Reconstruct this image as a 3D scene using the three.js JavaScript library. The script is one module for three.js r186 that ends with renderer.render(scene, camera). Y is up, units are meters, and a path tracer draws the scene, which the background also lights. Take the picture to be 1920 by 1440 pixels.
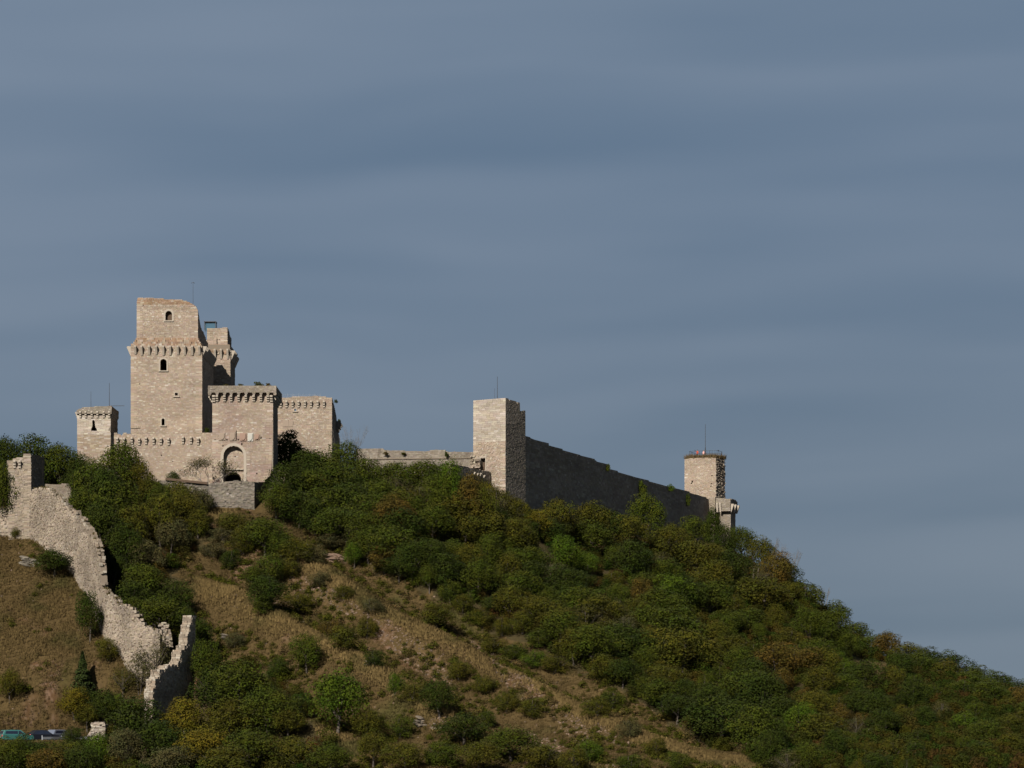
import * as THREE from 'three';
import { mergeGeometries } from 'three/addons/utils/BufferGeometryUtils.js';
import { MarchingCubes } from 'three/addons/objects/MarchingCubes.js';
import { RoundedBoxGeometry } from 'three/addons/geometries/RoundedBoxGeometry.js';

// ---------------------------------------------------------------- camera, sky, sun, exposure
const scene = new THREE.Scene();
const F = 4800, HV = 1345;                       // focal length in photo pixels, row of the horizon
const camera = new THREE.PerspectiveCamera(2 * Math.atan(HV / F) * 180 / Math.PI, 1920 / (2 * HV), 1, 12000);
camera.position.set(0, 0, 0);
camera.setViewOffset(1920, 2 * HV, 0, 0, 1920, 1440);   // level camera with the lens shifted up: verticals stay parallel
camera.updateProjectionMatrix();

const renderer = new THREE.WebGLRenderer({ antialias: true });
renderer.toneMapping = THREE.LinearToneMapping;
renderer.toneMappingExposure = 1.6;
renderer.shadowMap.enabled = true;

const SUN_AZ = 26.5 * Math.PI / 180, SUN_EL = 36 * Math.PI / 180;
const sunDir = new THREE.Vector3(-Math.sin(SUN_AZ) * Math.cos(SUN_EL), Math.sin(SUN_EL), Math.cos(SUN_AZ) * Math.cos(SUN_EL));
const sun = new THREE.DirectionalLight(new THREE.Color().setRGB(1, 0.93, 0.83), 5.0);
sun.target.position.set(0, 20, -400);
sun.position.copy(sun.target.position).addScaledVector(sunDir, 400);
sun.castShadow = true;
Object.assign(sun.shadow.camera, { left: -130, right: 130, top: 110, bottom: -110, near: 10, far: 900 });
sun.shadow.mapSize.set(4096, 4096);
sun.shadow.bias = -0.0005;
scene.add(sun, sun.target);

// ---------------------------------------------------------------- random numbers and noise
function rng(seed) { let s = (seed * 2654435761) >>> 0 || 1; return () => { s = (s + 0x6D2B79F5) >>> 0; let t = s; t = Math.imul(t ^ (t >>> 15), t | 1); t ^= t + Math.imul(t ^ (t >>> 7), t | 61); return ((t ^ (t >>> 14)) >>> 0) / 4294967296; }; }
function hash3(x, y, z) { let h = Math.imul(x, 374761393) ^ Math.imul(y, 668265263) ^ Math.imul(z, 2147483647 - 1013); h = Math.imul(h ^ (h >>> 13), 1274126177); h ^= h >>> 16; return (h >>> 0) / 4294967296; }
const fade = t => t * t * (3 - 2 * t), lerp = (a, b, t) => a + (b - a) * t, clamp = (x, a = 0, b = 1) => Math.max(a, Math.min(b, x));
const smooth = (a, b, x) => fade(clamp((x - a) / (b - a)));
function noise(x, y = 0, z = 0) {
  const xi = Math.floor(x), yi = Math.floor(y), zi = Math.floor(z), fx = fade(x - xi), fy = fade(y - yi), fz = fade(z - zi);
  const p = (a, b, c) => hash3(xi + a, yi + b, zi + c);
  return lerp(lerp(lerp(p(0, 0, 0), p(1, 0, 0), fx), lerp(p(0, 1, 0), p(1, 1, 0), fx), fy), lerp(lerp(p(0, 0, 1), p(1, 0, 1), fx), lerp(p(0, 1, 1), p(1, 1, 1), fx), fy), fz);
}
function fbm(x, y = 0, z = 0, o = 4) { let s = 0, a = 0.5, t = 0; for (let i = 0; i < o; i++) { s += a * noise(x, y, z); t += a; a *= 0.5; x = x * 2.03 + 17.1; y = y * 2.03 + 5.3; z = z * 2.03 + 9.7; } return s / t; }

// ---------------------------------------------------------------- sky: blue grey air with thin high streaks of cloud
{
  const W = 2048, H = 1024, data = new Float32Array(W * H * 4);
  for (let j = 0; j < H; j++) {
    const el = ((j + 0.5) / H - 0.5) * 180, up = clamp(el / 90);
    const dim = lerp(1, 0.34, smooth(14, 80, el)) * 0.625;
    for (let i = 0; i < W; i++) {
      const k = (j * W + i) * 4;
      if (el < -1) { data[k] = 0.06; data[k + 1] = 0.065; data[k + 2] = 0.05; data[k + 3] = 1; continue; }
      let c = 0;
      if (el < 62) {
        const az = (i / W - 0.5) * 2 * Math.PI, cx = Math.cos(az), cz = Math.sin(az);
        const e = Math.max(el, 0) - 3.0 * Math.sin(az + 1.5708), warp = fbm(cx * 5, cz * 5, e * 0.16 + 3, 3) * 1.2;
        c = smooth(0.28, 0.70, fbm(cx * 2.6 + 11, cz * 2.6 + 5, e * 0.34 + warp, 4)) * 0.6 + smooth(0.3, 0.75, fbm(cx * 4 + 2, cz * 4, e * 1.1 + warp * 1.6, 4)) * 0.4;
        c *= 1 - smooth(40, 62, el);
      }
      const low = 1 - smooth(0, 13, el);
      data[k] = lerp(0.124, 0.188, c) * dim + 0.008 * low; data[k + 1] = lerp(0.186, 0.247, c) * dim + 0.002 * low; data[k + 2] = lerp(0.272, 0.332, c) * dim - 0.016 * low; data[k + 3] = 1;
    }
  }
  const sky = new THREE.DataTexture(data, W, H, THREE.RGBAFormat, THREE.FloatType);
  sky.mapping = THREE.EquirectangularReflectionMapping; sky.magFilter = sky.minFilter = THREE.LinearFilter; sky.needsUpdate = true;
  scene.background = sky; scene.environment = sky;
}

// ---------------------------------------------------------------- from photo pixels to the place
const PX = (u, d) => (u - 960) * d / F, PY = (v, d) => (HV - v) * d / F;      // metres right of and above the lens, at depth d
// height of the hill: columns of [depth, height] by photo column; a plain number is a height, [v] a row the ground passes through
const V = (v, d) => PY(v, d);
const near = [[0, -1.7], [30, -3.2], [100, -13], [200, -15]];
const COLS = [
  [-700, [[250, -14], [322, -6.4], [331, -3.1], [375, 24], [396, 33], [430, 36], [500, 32], [700, -2]]],
  [-150, [[250, -14], [322, -6.2], [331, -3.1], [345, 4.6], [375, V(1012, 375)], [396, V(895, 396)], [430, 39.5], [500, 35], [700, 0]]],
  [100, [[250, -14], [320, -6.3], [329, -3.1], [337, -2.2], [345, V(1272, 345)], [362, V(1120, 362)], [375, V(1015, 375)], [388, V(952, 388)], [396, V(892, 396)], [412, 39], [440, 39], [520, 29], [700, 0]]],
  [230, [[250, -14], [319, -6.3], [330, -3.6], [337, -2.0], [344, V(1268, 344)], [360, V(1135, 360)], [375, V(1040, 375)], [388, V(955, 388)], [396, V(895, 396)], [412, 38], [440, 38], [520, 29], [700, 0]]],
  [370, [[250, -14], [317, -6.3], [332, -1.6], [345, V(1268, 345)], [360, V(1155, 360)], [375, V(1050, 375)], [387, V(962, 387)], [391, 33.5], [396, 35.4], [415, 37], [440, 38], [520, 29], [700, 0]]],
  [500, [[250, -15], [315, -6.2], [345, V(1242, 345)], [365, V(1112, 365)], [380, V(1012, 380)], [388, V(962, 388)], [394, V(925, 394)], [402, 35.4], [420, 37], [440, 36], [520, 25], [700, 0]]],
  [640, [[250, -15], [312, -6.2], [340, V(1272, 340)], [365, V(1122, 365)], [385, V(1012, 385)], [400, V(947, 400)], [415, V(902, 415)], [440, 38], [520, 25], [700, 0]]],
  [800, [[250, -16], [310, -6.2], [340, V(1292, 340)], [362, V(1155, 362)], [378, V(1055, 378)], [388, V(975, 388)], [400, V(942, 400)], [412, V(914, 412)], [440, 36], [520, 22], [700, 0]]],
  [950, [[250, -16], [310, -6.2], [340, V(1312, 340)], [362, V(1190, 362)], [380, V(1090, 380)], [391, V(1000, 391)], [398, V(968, 398)], [415, 33], [440, 33], [520, 20], [700, -4]]],
  [1150, [[250, -16], [310, -6.2], [340, V(1332, 340)], [365, V(1222, 365)], [390, V(1122, 390)], [410, V(1052, 410)], [432, V(1002, 432)], [450, 32], [480, 28], [560, 15], [700, -10]]],
  [1340, [[250, -16], [310, -6.2], [345, V(1352, 345)], [380, V(1222, 380)], [410, V(1132, 410)], [440, V(1072, 440)], [465, V(1037, 465)], [484, V(1020, 484)], [500, 32.5], [530, 27], [600, 8], [700, -10]]],
  [1450, [[250, -16], [310, -6.2], [345, V(1364, 345)], [380, V(1252, 380)], [410, V(1172, 410)], [440, V(1112, 440)], [460, V(1088, 460)], [480, V(1080, 480)], [500, 26], [540, 18], [600, 3], [700, -12]]],
  [1650, [[250, -16], [310, -6.2], [345, V(1377, 345)], [380, V(1302, 380)], [410, V(1252, 410)], [430, V(1231, 430)], [447, 10.6], [480, 8.5], [540, 0], [700, -14]]],
  [1920, [[250, -16], [310, -6.6], [345, V(1402, 345)], [380, V(1337, 380)], [405, V(1312, 405)], [422, 3.0], [460, 1], [540, -6], [700, -15]]],
  [2200, [[250, -16], [310, -8], [345, -6], [380, -4], [420, -2.5], [460, -4], [540, -9], [700, -16]]],
];
for (const c of COLS) c[1] = [...near, ...c[1], [1200, -24], [6000, -30]];
function colY(pts, d) {
  let i = 1; while (i < pts.length - 1 && pts[i][0] < d) i++;
  const g = k => k <= 0 || k >= pts.length - 1 ? 0 : (() => { const a = (pts[k][1] - pts[k - 1][1]) / (pts[k][0] - pts[k - 1][0]), b = (pts[k + 1][1] - pts[k][1]) / (pts[k + 1][0] - pts[k][0]); return a * b <= 0 ? 0 : 2 * a * b / (a + b); })();
  const [d0, y0] = pts[i - 1], [d1, y1] = pts[i], h = d1 - d0, t = clamp((d - d0) / h), t2 = t * t, t3 = t2 * t;
  return y0 * (2 * t3 - 3 * t2 + 1) + g(i - 1) * h * (t3 - 2 * t2 + t) + y1 * (-2 * t3 + 3 * t2) + g(i) * h * (t3 - t2);
}
const ROAD_Y = -3.15, ROAD = [[-140, 326.5], [-90, 327], [-72, 327.6], [-65.5, 329], [-61.5, 332], [-58.6, 336], [-54.5, 338.6], [-49, 339], [-42, 337]];
function roadDist(x, d) {
  let m = 1e9;
  for (let i = 1; i < ROAD.length; i++) {
    const [ax, ad] = ROAD[i - 1], [bx, bd] = ROAD[i], t = clamp(((x - ax) * (bx - ax) + (d - ad) * (bd - ad)) / ((bx - ax) ** 2 + (bd - ad) ** 2));
    m = Math.min(m, Math.hypot(x - ax - t * (bx - ax), d - ad - t * (bd - ad)));
  }
  return m;
}
function groundY(x, d) {
  const dd = Math.max(d, 250), u = clamp(960 + x * F / dd, -700, 2200);
  let i = 1; while (i < COLS.length - 1 && COLS[i][0] < u) i++;
  const t = fade(clamp((u - COLS[i - 1][0]) / (COLS[i][0] - COLS[i - 1][0])));
  let y = lerp(colY(COLS[i - 1][1], d), colY(COLS[i][1], d), t);
  const on = smooth(296, 312, d) * (1 - smooth(520, 600, d));
  if (on > 0) {
    const slope = smooth(312, 335, d) * (1 - smooth(372, 390, d)) * smooth(-50, -38, x) * (1 - smooth(30, 60, x));
    const w = x + d + 5 * (noise(x / 19, d / 19, 4) - 0.5);
    y += on * ((fbm(x / 13, d / 13, 1, 3) - 0.5) * 1.5 + (fbm(x / 2.6, d / 2.6, 2, 3) - 0.5) * 0.5) + slope * (1.45 * Math.cos(2 * Math.PI * (w - 343) / 23) + (noise(w / 3.7, 0, 8) - 0.5) * 0.7);
    const r = roadDist(x, d);
    if (r < 9) y = lerp(ROAD_Y, y, smooth(3.1, 8.5, r));
  }
  return y;
}
function onGround(u, v) {           // where the sight line through a photo pixel meets the hill
  let last = 300;
  for (let d = 300; d < 540; d += 0.5) { if (PY(v, d) <= groundY(PX(u, d), d)) { let a = last, b = d; for (let k = 0; k < 8; k++) { const m = (a + b) / 2; if (PY(v, m) <= groundY(PX(u, m), m)) b = m; else a = m; } return b; } last = d; }
  return null;
}

// ---------------------------------------------------------------- things, parts, names
const used = new Map();
function numbered(name) { const n = used.get(name) || 0; used.set(name, n + 1); return n ? `${name}_${String(n).padStart(3, '0')}` : name; }
function shadows(o) { o.traverse(m => { if (m.isMesh) { m.castShadow = true; m.receiveShadow = true; } }); return o; }
function thing(name, label, category, base = [0, 0, 0], group) {
  const o = new THREE.Group(); o.name = numbered(name); o.position.set(...base); o.userData = { label, category, kind: 'thing' }; if (group) o.userData.group = group; scene.add(o); return o;
}
function part(owner, name, geo, mat, { world = true, kind, label } = {}) {      // world: geometry given in world coordinates
  if (world) { let p = owner, t = new THREE.Vector3(); while (p && p !== scene) { t.add(p.position); p = p.parent; } geo.translate(-t.x, -t.y, -t.z); }
  const m = new THREE.Mesh(geo, mat); m.name = name; m.castShadow = m.receiveShadow = true; if (kind) m.userData.kind = kind; if (label) m.userData.label = label; owner.add(m); return m;
}
const mat = (r, g, b, roughness = 0.95, more = {}) => new THREE.MeshStandardMaterial({ color: new THREE.Color().setRGB(r, g, b), roughness, side: THREE.DoubleSide, ...more });
const vmat = new THREE.MeshPhysicalMaterial({ vertexColors: true, roughness: 1, specularIntensity: 0.25, side: THREE.DoubleSide });
const M = {
  core: mat(0.27, 0.215, 0.16), coreGrey: mat(0.24, 0.215, 0.18), pale: mat(0.53, 0.46, 0.375), marble: mat(0.62, 0.60, 0.54), arms: mat(0.42, 0.33, 0.255), armsPink: mat(0.42, 0.28, 0.215),
  iron: mat(0.05, 0.05, 0.055, 0.6, { metalness: 0.6 }), steel: mat(0.30, 0.31, 0.33, 0.5, { metalness: 0.7 }), wood: mat(0.07, 0.045, 0.028), roofStuff: mat(0.21, 0.16, 0.10), brick: mat(0.30, 0.19, 0.125),
};

// ---------------------------------------------------------------- masonry: real stones laid in courses over a recessed core
const PAL = {
  warm: [[0.46, 0.365, 0.27], [0.42, 0.32, 0.225], [0.50, 0.42, 0.33], [0.40, 0.285, 0.205], [0.44, 0.30, 0.225], [0.36, 0.29, 0.215], [0.56, 0.50, 0.42]],
  pale: [[0.50, 0.43, 0.35], [0.56, 0.50, 0.42], [0.43, 0.36, 0.29], [0.40, 0.31, 0.24], [0.60, 0.55, 0.48]],
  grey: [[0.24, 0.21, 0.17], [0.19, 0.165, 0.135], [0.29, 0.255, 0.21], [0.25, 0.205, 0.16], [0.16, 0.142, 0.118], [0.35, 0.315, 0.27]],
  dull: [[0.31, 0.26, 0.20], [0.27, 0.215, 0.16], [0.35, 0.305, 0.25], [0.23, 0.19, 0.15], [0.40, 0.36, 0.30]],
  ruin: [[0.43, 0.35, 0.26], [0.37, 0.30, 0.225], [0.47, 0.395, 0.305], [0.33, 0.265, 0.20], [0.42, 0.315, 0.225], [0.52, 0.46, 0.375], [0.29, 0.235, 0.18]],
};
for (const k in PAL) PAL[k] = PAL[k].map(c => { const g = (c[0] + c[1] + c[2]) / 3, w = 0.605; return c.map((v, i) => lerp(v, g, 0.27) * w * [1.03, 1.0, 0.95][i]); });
for (const k of ['core', 'coreGrey', 'pale', 'marble', 'arms', 'armsPink', 'roofStuff', 'brick']) M[k].color.multiplyScalar(0.55);
class Stones {
  constructor() { this.p = []; this.n = []; this.c = []; this.i = []; }
  box(q, c) {                                    // q: 8 corners, front 0-3 (ccw from outside), back 4-7
    for (const f of [[0, 1, 2, 3], [1, 5, 6, 2], [4, 0, 3, 7], [3, 2, 6, 7], [4, 5, 1, 0]]) {
      const b = this.p.length / 3, a = q[f[0]], d = q[f[1]], e = q[f[3]];
      const ux = d[0] - a[0], uy = d[1] - a[1], uz = d[2] - a[2], vx = e[0] - a[0], vy = e[1] - a[1], vz = e[2] - a[2];
      let nx = uy * vz - uz * vy, ny = uz * vx - ux * vz, nz = ux * vy - uy * vx; const l = Math.hypot(nx, ny, nz) || 1;
      for (const k of f) { this.p.push(...q[k]); this.n.push(nx / l, ny / l, nz / l); this.c.push(...c); }
      this.i.push(b, b + 1, b + 2, b, b + 2, b + 3);
    }
  }
  geo() { const g = new THREE.BufferGeometry(); g.setAttribute('position', new THREE.Float32BufferAttribute(this.p, 3)); g.setAttribute('normal', new THREE.Float32BufferAttribute(this.n, 3)); g.setAttribute('color', new THREE.Float32BufferAttribute(this.c, 3)); g.setIndex(this.i); return g; }
}
// a plane of wall: plan points [x, depth], left to right as seen from outside
function face(p0, p1) {
  const sx = p1[0] - p0[0], sz = -(p1[1] - p0[1]), L = Math.hypot(sx, sz), s = [sx / L, sz / L], n = [-s[1], s[0]];
  return { L, at: (a, y, z) => [p0[0] + s[0] * a + n[0] * z, y, -p0[1] + s[1] * a + n[1] * z], m: new THREE.Matrix4().makeBasis(new THREE.Vector3(s[0], 0, s[1]), new THREE.Vector3(0, 1, 0), new THREE.Vector3(n[0], 0, n[1])).setPosition(p0[0], 0, -p0[1]) };
}
// a wall that bends in plan: same interface
function bent(pts) {
  const acc = [0]; for (let i = 1; i < pts.length; i++) acc.push(acc[i - 1] + Math.hypot(pts[i][0] - pts[i - 1][0], pts[i][1] - pts[i - 1][1]));
  const L = acc[acc.length - 1];
  const at = (a, y, z) => {
    let i = 1; while (i < pts.length - 1 && acc[i] < a) i++;
    const dir = k => { k = clamp(k, 1, pts.length - 1); const h = acc[k] - acc[k - 1]; return [(pts[k][0] - pts[k - 1][0]) / h, -(pts[k][1] - pts[k - 1][1]) / h]; };
    const h = acc[i] - acc[i - 1], t = (a - acc[i - 1]) / h, d = dir(i), o = t < 0.5 ? dir(i - 1) : dir(i + 1), w = Math.abs(t - 0.5);
    let nx = -lerp(d[1], o[1], w), nz = lerp(d[0], o[0], w); const l = Math.hypot(nx, nz);
    return [lerp(pts[i - 1][0], pts[i][0], t) + nx / l * z, y, -lerp(pts[i - 1][1], pts[i][1], t) + nz / l * z];
  };
  return { L, at, acc };
}
function crossings(poly, y) { const r = []; for (let i = 0; i < poly.length; i++) { const [x0, y0] = poly[i], [x1, y1] = poly[(i + 1) % poly.length]; if ((y0 <= y) !== (y1 <= y)) r.push(x0 + (x1 - x0) * (y - y0) / (y1 - y0)); } return r; }
function lay(S, f, outline, holes = [], o = {}) {
  const { pal = 'warm', seed = 1, h = [0.15, 0.25], len = [0.24, 0.66], rough = 0.026, gap = 0.016, quoin = 0, tint = null, soft = 0.52, out = 0 } = o, R = rng(seed);
  const ys = outline.map(p => p[1]); let y = Math.min(...ys); const top = Math.max(...ys);
  let row = 0;
  while (y < top - 0.08) {
    const hh = Math.min(lerp(h[0], h[1], R()), top - y), ym = y + hh * 0.5;
    let cuts = [...crossings(outline, ym)]; for (const k of holes) cuts.push(...crossings(k, ym)); cuts.sort((a, b) => a - b);
    for (let c = 0; c + 1 < cuts.length; c += 2) {
      let a = cuts[c]; const e = cuts[c + 1]; let first = true;
      while (a < e - 0.06) {
        let l = lerp(len[0], len[1], R() * R()); let isQ = false;
        if (quoin && first) { l = (row % 2 ? 0.95 : 0.55); isQ = true; }
        if (quoin && e - a - l < 0.9 && e - a > 0.3) { const q = row % 2 ? 0.55 : 0.95; if (e - a > q + 0.25) l = e - a - q; else { l = e - a; isQ = true; } }
        if (e - a - l < 0.16) l = e - a;
        const g = gap * (0.6 + R() * 0.8), z = out + (R() - 0.35) * rough * 1.6, j = () => (R() - 0.5) * rough * 0.8, jy = () => (R() - 0.5) * gap * 1.2;
        const x0 = a + g * 0.5, x1 = a + l - g * 0.5, y0 = y + g * 0.5, y1 = y + hh - g * 0.4;
        const patch = noise(a * 0.33 + seed * 3.1, y * 0.33, seed), P = PAL[pal];
        let k = P[Math.min(P.length - 1, Math.floor((R() * 0.62 + patch * 0.38) * P.length))]; { const mean = [0, 1, 2].map(i => P.reduce((s, c) => s + c[i], 0) / P.length); k = k.map((c, i) => lerp(c, mean[i], soft)); } if (R() < 0.035) k = P[P.length - 1];
        let v = (0.92 + R() * 0.16) * (0.74 + 0.52 * fbm(a * 0.3 + seed, y * 0.7, seed * 1.7, 4)) * (isQ ? 1.07 : 1);
        let col = [k[0] * v, k[1] * v * (0.97 + R() * 0.06), k[2] * v * (0.94 + R() * 0.12)]; if (tint) col = tint(col, a, ym, R);
        const zf = [z + j(), z + j(), z + j(), z + j()], xs = [x0, x1, x1, x0], yy = [y0 + jy(), y0 + jy(), y1 + jy(), y1 + jy()];
        const q = []; for (let t = 0; t < 4; t++) q.push(f.at(xs[t], yy[t], zf[t])); for (let t = 0; t < 4; t++) q.push(f.at(xs[t], yy[t], out - 0.16));
        S.box(q, col); a += l; first = false;
      }
    }
    y += hh; row++;
  }
}
function slab(f, outline, holes = [], T = 0.9, back = 0.05) {         // the core behind the stones
  const s = new THREE.Shape(outline.map(p => new THREE.Vector2(clamp(p[0], 0.07, f.L - 0.07), p[1]))); for (const k of holes) s.holes.push(new THREE.Path(k.map(p => new THREE.Vector2(...p))));
  const g = new THREE.ExtrudeGeometry(s, { depth: T, bevelEnabled: false, curveSegments: 8 }); g.translate(0, 0, -T - back); g.applyMatrix4(f.m); return g;
}
const rectP = (a0, a1, y0, y1) => [[a0, y0], [a1, y0], [a1, y1], [a0, y1]];
function archP(a0, a1, y0, y1, n = 10) { const r = (a1 - a0) / 2, c = (a0 + a1) / 2, ys = Math.max(y0 + 0.05, y1 - r), p = [[a0, y0], [a1, y0]]; for (let i = 0; i <= n; i++) { const t = Math.PI * i / n; p.push([c + r * Math.cos(t), ys + (y1 - ys) * Math.sin(t)]); } return p; }
function jag(pts, seed, amp = 0.18, step = 0.6) {     // breaks up the upper edge of a ruin
  const R = rng(seed), o = []; for (let i = 0; i + 1 < pts.length; i++) { const [x0, y0] = pts[i], [x1, y1] = pts[i + 1], n = Math.max(1, Math.round(Math.hypot(x1 - x0, y1 - y0) / step)); for (let k = 0; k < n; k++) { const t = k / n; o.push([lerp(x0, x1, t) + (i || k ? (R() - 0.5) * amp * 0.7 : 0), lerp(y0, y1, t) + (R() - 0.5) * amp * 2]); } } o.push(pts[pts.length - 1]); return o;
}
function boxAt(x0, x1, y0, y1, d0, d1) { const g = new THREE.BoxGeometry(x1 - x0, y1 - y0, d1 - d0); g.translate((x0 + x1) / 2, (y0 + y1) / 2, -(d0 + d1) / 2); return g; }
function onFace(f, g) { g.applyMatrix4(f.m); return g; }
function profile(pts, w) { const s = new THREE.Shape(pts.map(p => new THREE.Vector2(...p))); const g = new THREE.ExtrudeGeometry(s, { depth: w, bevelEnabled: true, bevelSize: 0.02, bevelThickness: 0.02, bevelSegments: 1, curveSegments: 6 }); g.translate(0, 0, -w / 2); g.rotateY(-Math.PI / 2); return g; }   // pts: [out, y], thickness along the wall
function corbelWedge(f, a, y1, h, out, w, back = 0) { const g = profile([[-0.15, 0], [0.10, 0], [out * 0.62, h * 0.5], [out, h * 0.85], [out, h], [-0.15, h]], w); g.translate(a, y1 - h, back); return onFace(f, g); }
function corbelSteps(f, a, y1, h, out, w, back = 0) { const p = [[-0.15, 0]]; for (let k = 0; k < 3; k++) { const o = out * (k + 1) / 3, b = h * k / 3, t = h * (k + 1) / 3, q = h * 0.11; p.push([Math.max(0.02, o - out / 3 * 0.9), b], [o - 0.05, b + q * 0.5], [o, b + q], [o, t - q * 0.7], [o - 0.05, t - 0.01]); } p.push([-0.15, h]); const g = profile(p, w); g.translate(a, y1 - h, back); return onFace(f, g); }
// a ring of dressed stone round an opening, standing proud of the wall
function surround(f, inner, outer, depth = 0.34, proud = 0.07) { const s = new THREE.Shape(outer.map(p => new THREE.Vector2(...p))); s.holes.push(new THREE.Path(inner.map(p => new THREE.Vector2(...p)))); const g = new THREE.ExtrudeGeometry(s, { depth, bevelEnabled: false }); g.translate(0, 0, proud - depth); g.applyMatrix4(f.m); return g; }

// a solid of revolution-free prism: plan polygon [x, d] raised from y0 to y1
function prism(plan, y0, y1) { const s = new THREE.Shape(plan.map(p => new THREE.Vector2(p[0], p[1]))); const g = new THREE.ExtrudeGeometry(s, { depth: y1 - y0, bevelEnabled: false }); g.rotateX(-Math.PI / 2); g.translate(0, y0, 0); return g; }

// ---------------------------------------------------------------- ground
function inPoly(poly, x, y) { let c = false; for (let i = 0, j = poly.length - 1; i < poly.length; j = i++) { const [xi, yi] = poly[i], [xj, yj] = poly[j]; if ((yi > y) !== (yj > y) && x < (xj - xi) * (y - yi) / (yj - yi) + xi) c = !c; } return c; }
const toPlan = poly => poly.map(([u, v]) => { const d = onGround(u, v) ?? 520; return [PX(u, d), d]; });
const WOOD = [[505, 930], [560, 900], [660, 900], [800, 915], [900, 945], [960, 975], [1050, 1005], [1200, 1030], [1340, 1045], [1400, 1060], [1470, 1100], [1560, 1175], [1650, 1235], [1750, 1275], [1850, 1300], [1980, 1325], [1990, 1470], [1500, 1470], [1400, 1425], [1300, 1385], [1215, 1330], [1120, 1275], [1040, 1232], [960, 1202], [880, 1168], [800, 1112], [720, 1078], [640, 1030], [560, 985]];
const WOOD_LEFT = [[110, 890], [290, 905], [380, 960], [420, 990], [330, 1060], [350, 1160], [370, 1230], [330, 1220], [215, 1115], [200, 1050], [150, 960], [100, 930]];
const WOOD_LOW = [[225, 1320], [290, 1310], [370, 1290], [440, 1250], [540, 1280], [590, 1360], [650, 1440], [640, 1470], [-50, 1470], [-50, 1405], [200, 1405]];
const CLEAR = [[[1590, 1232], [1660, 1240], [1700, 1290], [1660, 1300], [1600, 1265]], [[1330, 1335], [1385, 1350], [1430, 1410], [1390, 1425], [1350, 1390]]];
const SCREE = [[[690, 1150], [740, 1165], [830, 1230], [860, 1290], [800, 1265], [740, 1225], [700, 1190]], [[540, 1060], [640, 1110], [700, 1160], [660, 1160], [560, 1110]], [[880, 1195], [960, 1240], [1010, 1290], [1050, 1350], [1000, 1330], [930, 1270]], [[1020, 1290], [1080, 1340], [1120, 1380], [1090, 1400], [1030, 1340]], [[1110, 1345], [1160, 1375], [1195, 1400], [1170, 1405], [1120, 1375]], [[990, 1370], [1050, 1390], [1060, 1430], [1000, 1440], [960, 1420]], [[1120, 1420], [1180, 1425], [1200, 1450], [1130, 1450]], [[820, 1330], [850, 1350], [840, 1375], [800, 1365]], [[480, 1085], [540, 1120], [560, 1150], [520, 1140]]].map(toPlan);
const GREENISH = [[[420, 1000], [560, 1000], [620, 1060], [560, 1130], [450, 1110]], [[700, 1090], [900, 1180], [1000, 1260], [880, 1230], [760, 1150]], [[700, 1260], [900, 1330], [980, 1440], [760, 1440], [690, 1350]]].map(toPlan);
const woodP = [WOOD, WOOD_LEFT, WOOD_LOW].map(toPlan), clearP = CLEAR.map(toPlan);
const inWood = (x, d) => woodP.some(p => inPoly(p, x, d)) && !clearP.some(p => inPoly(p, x, d));
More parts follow.
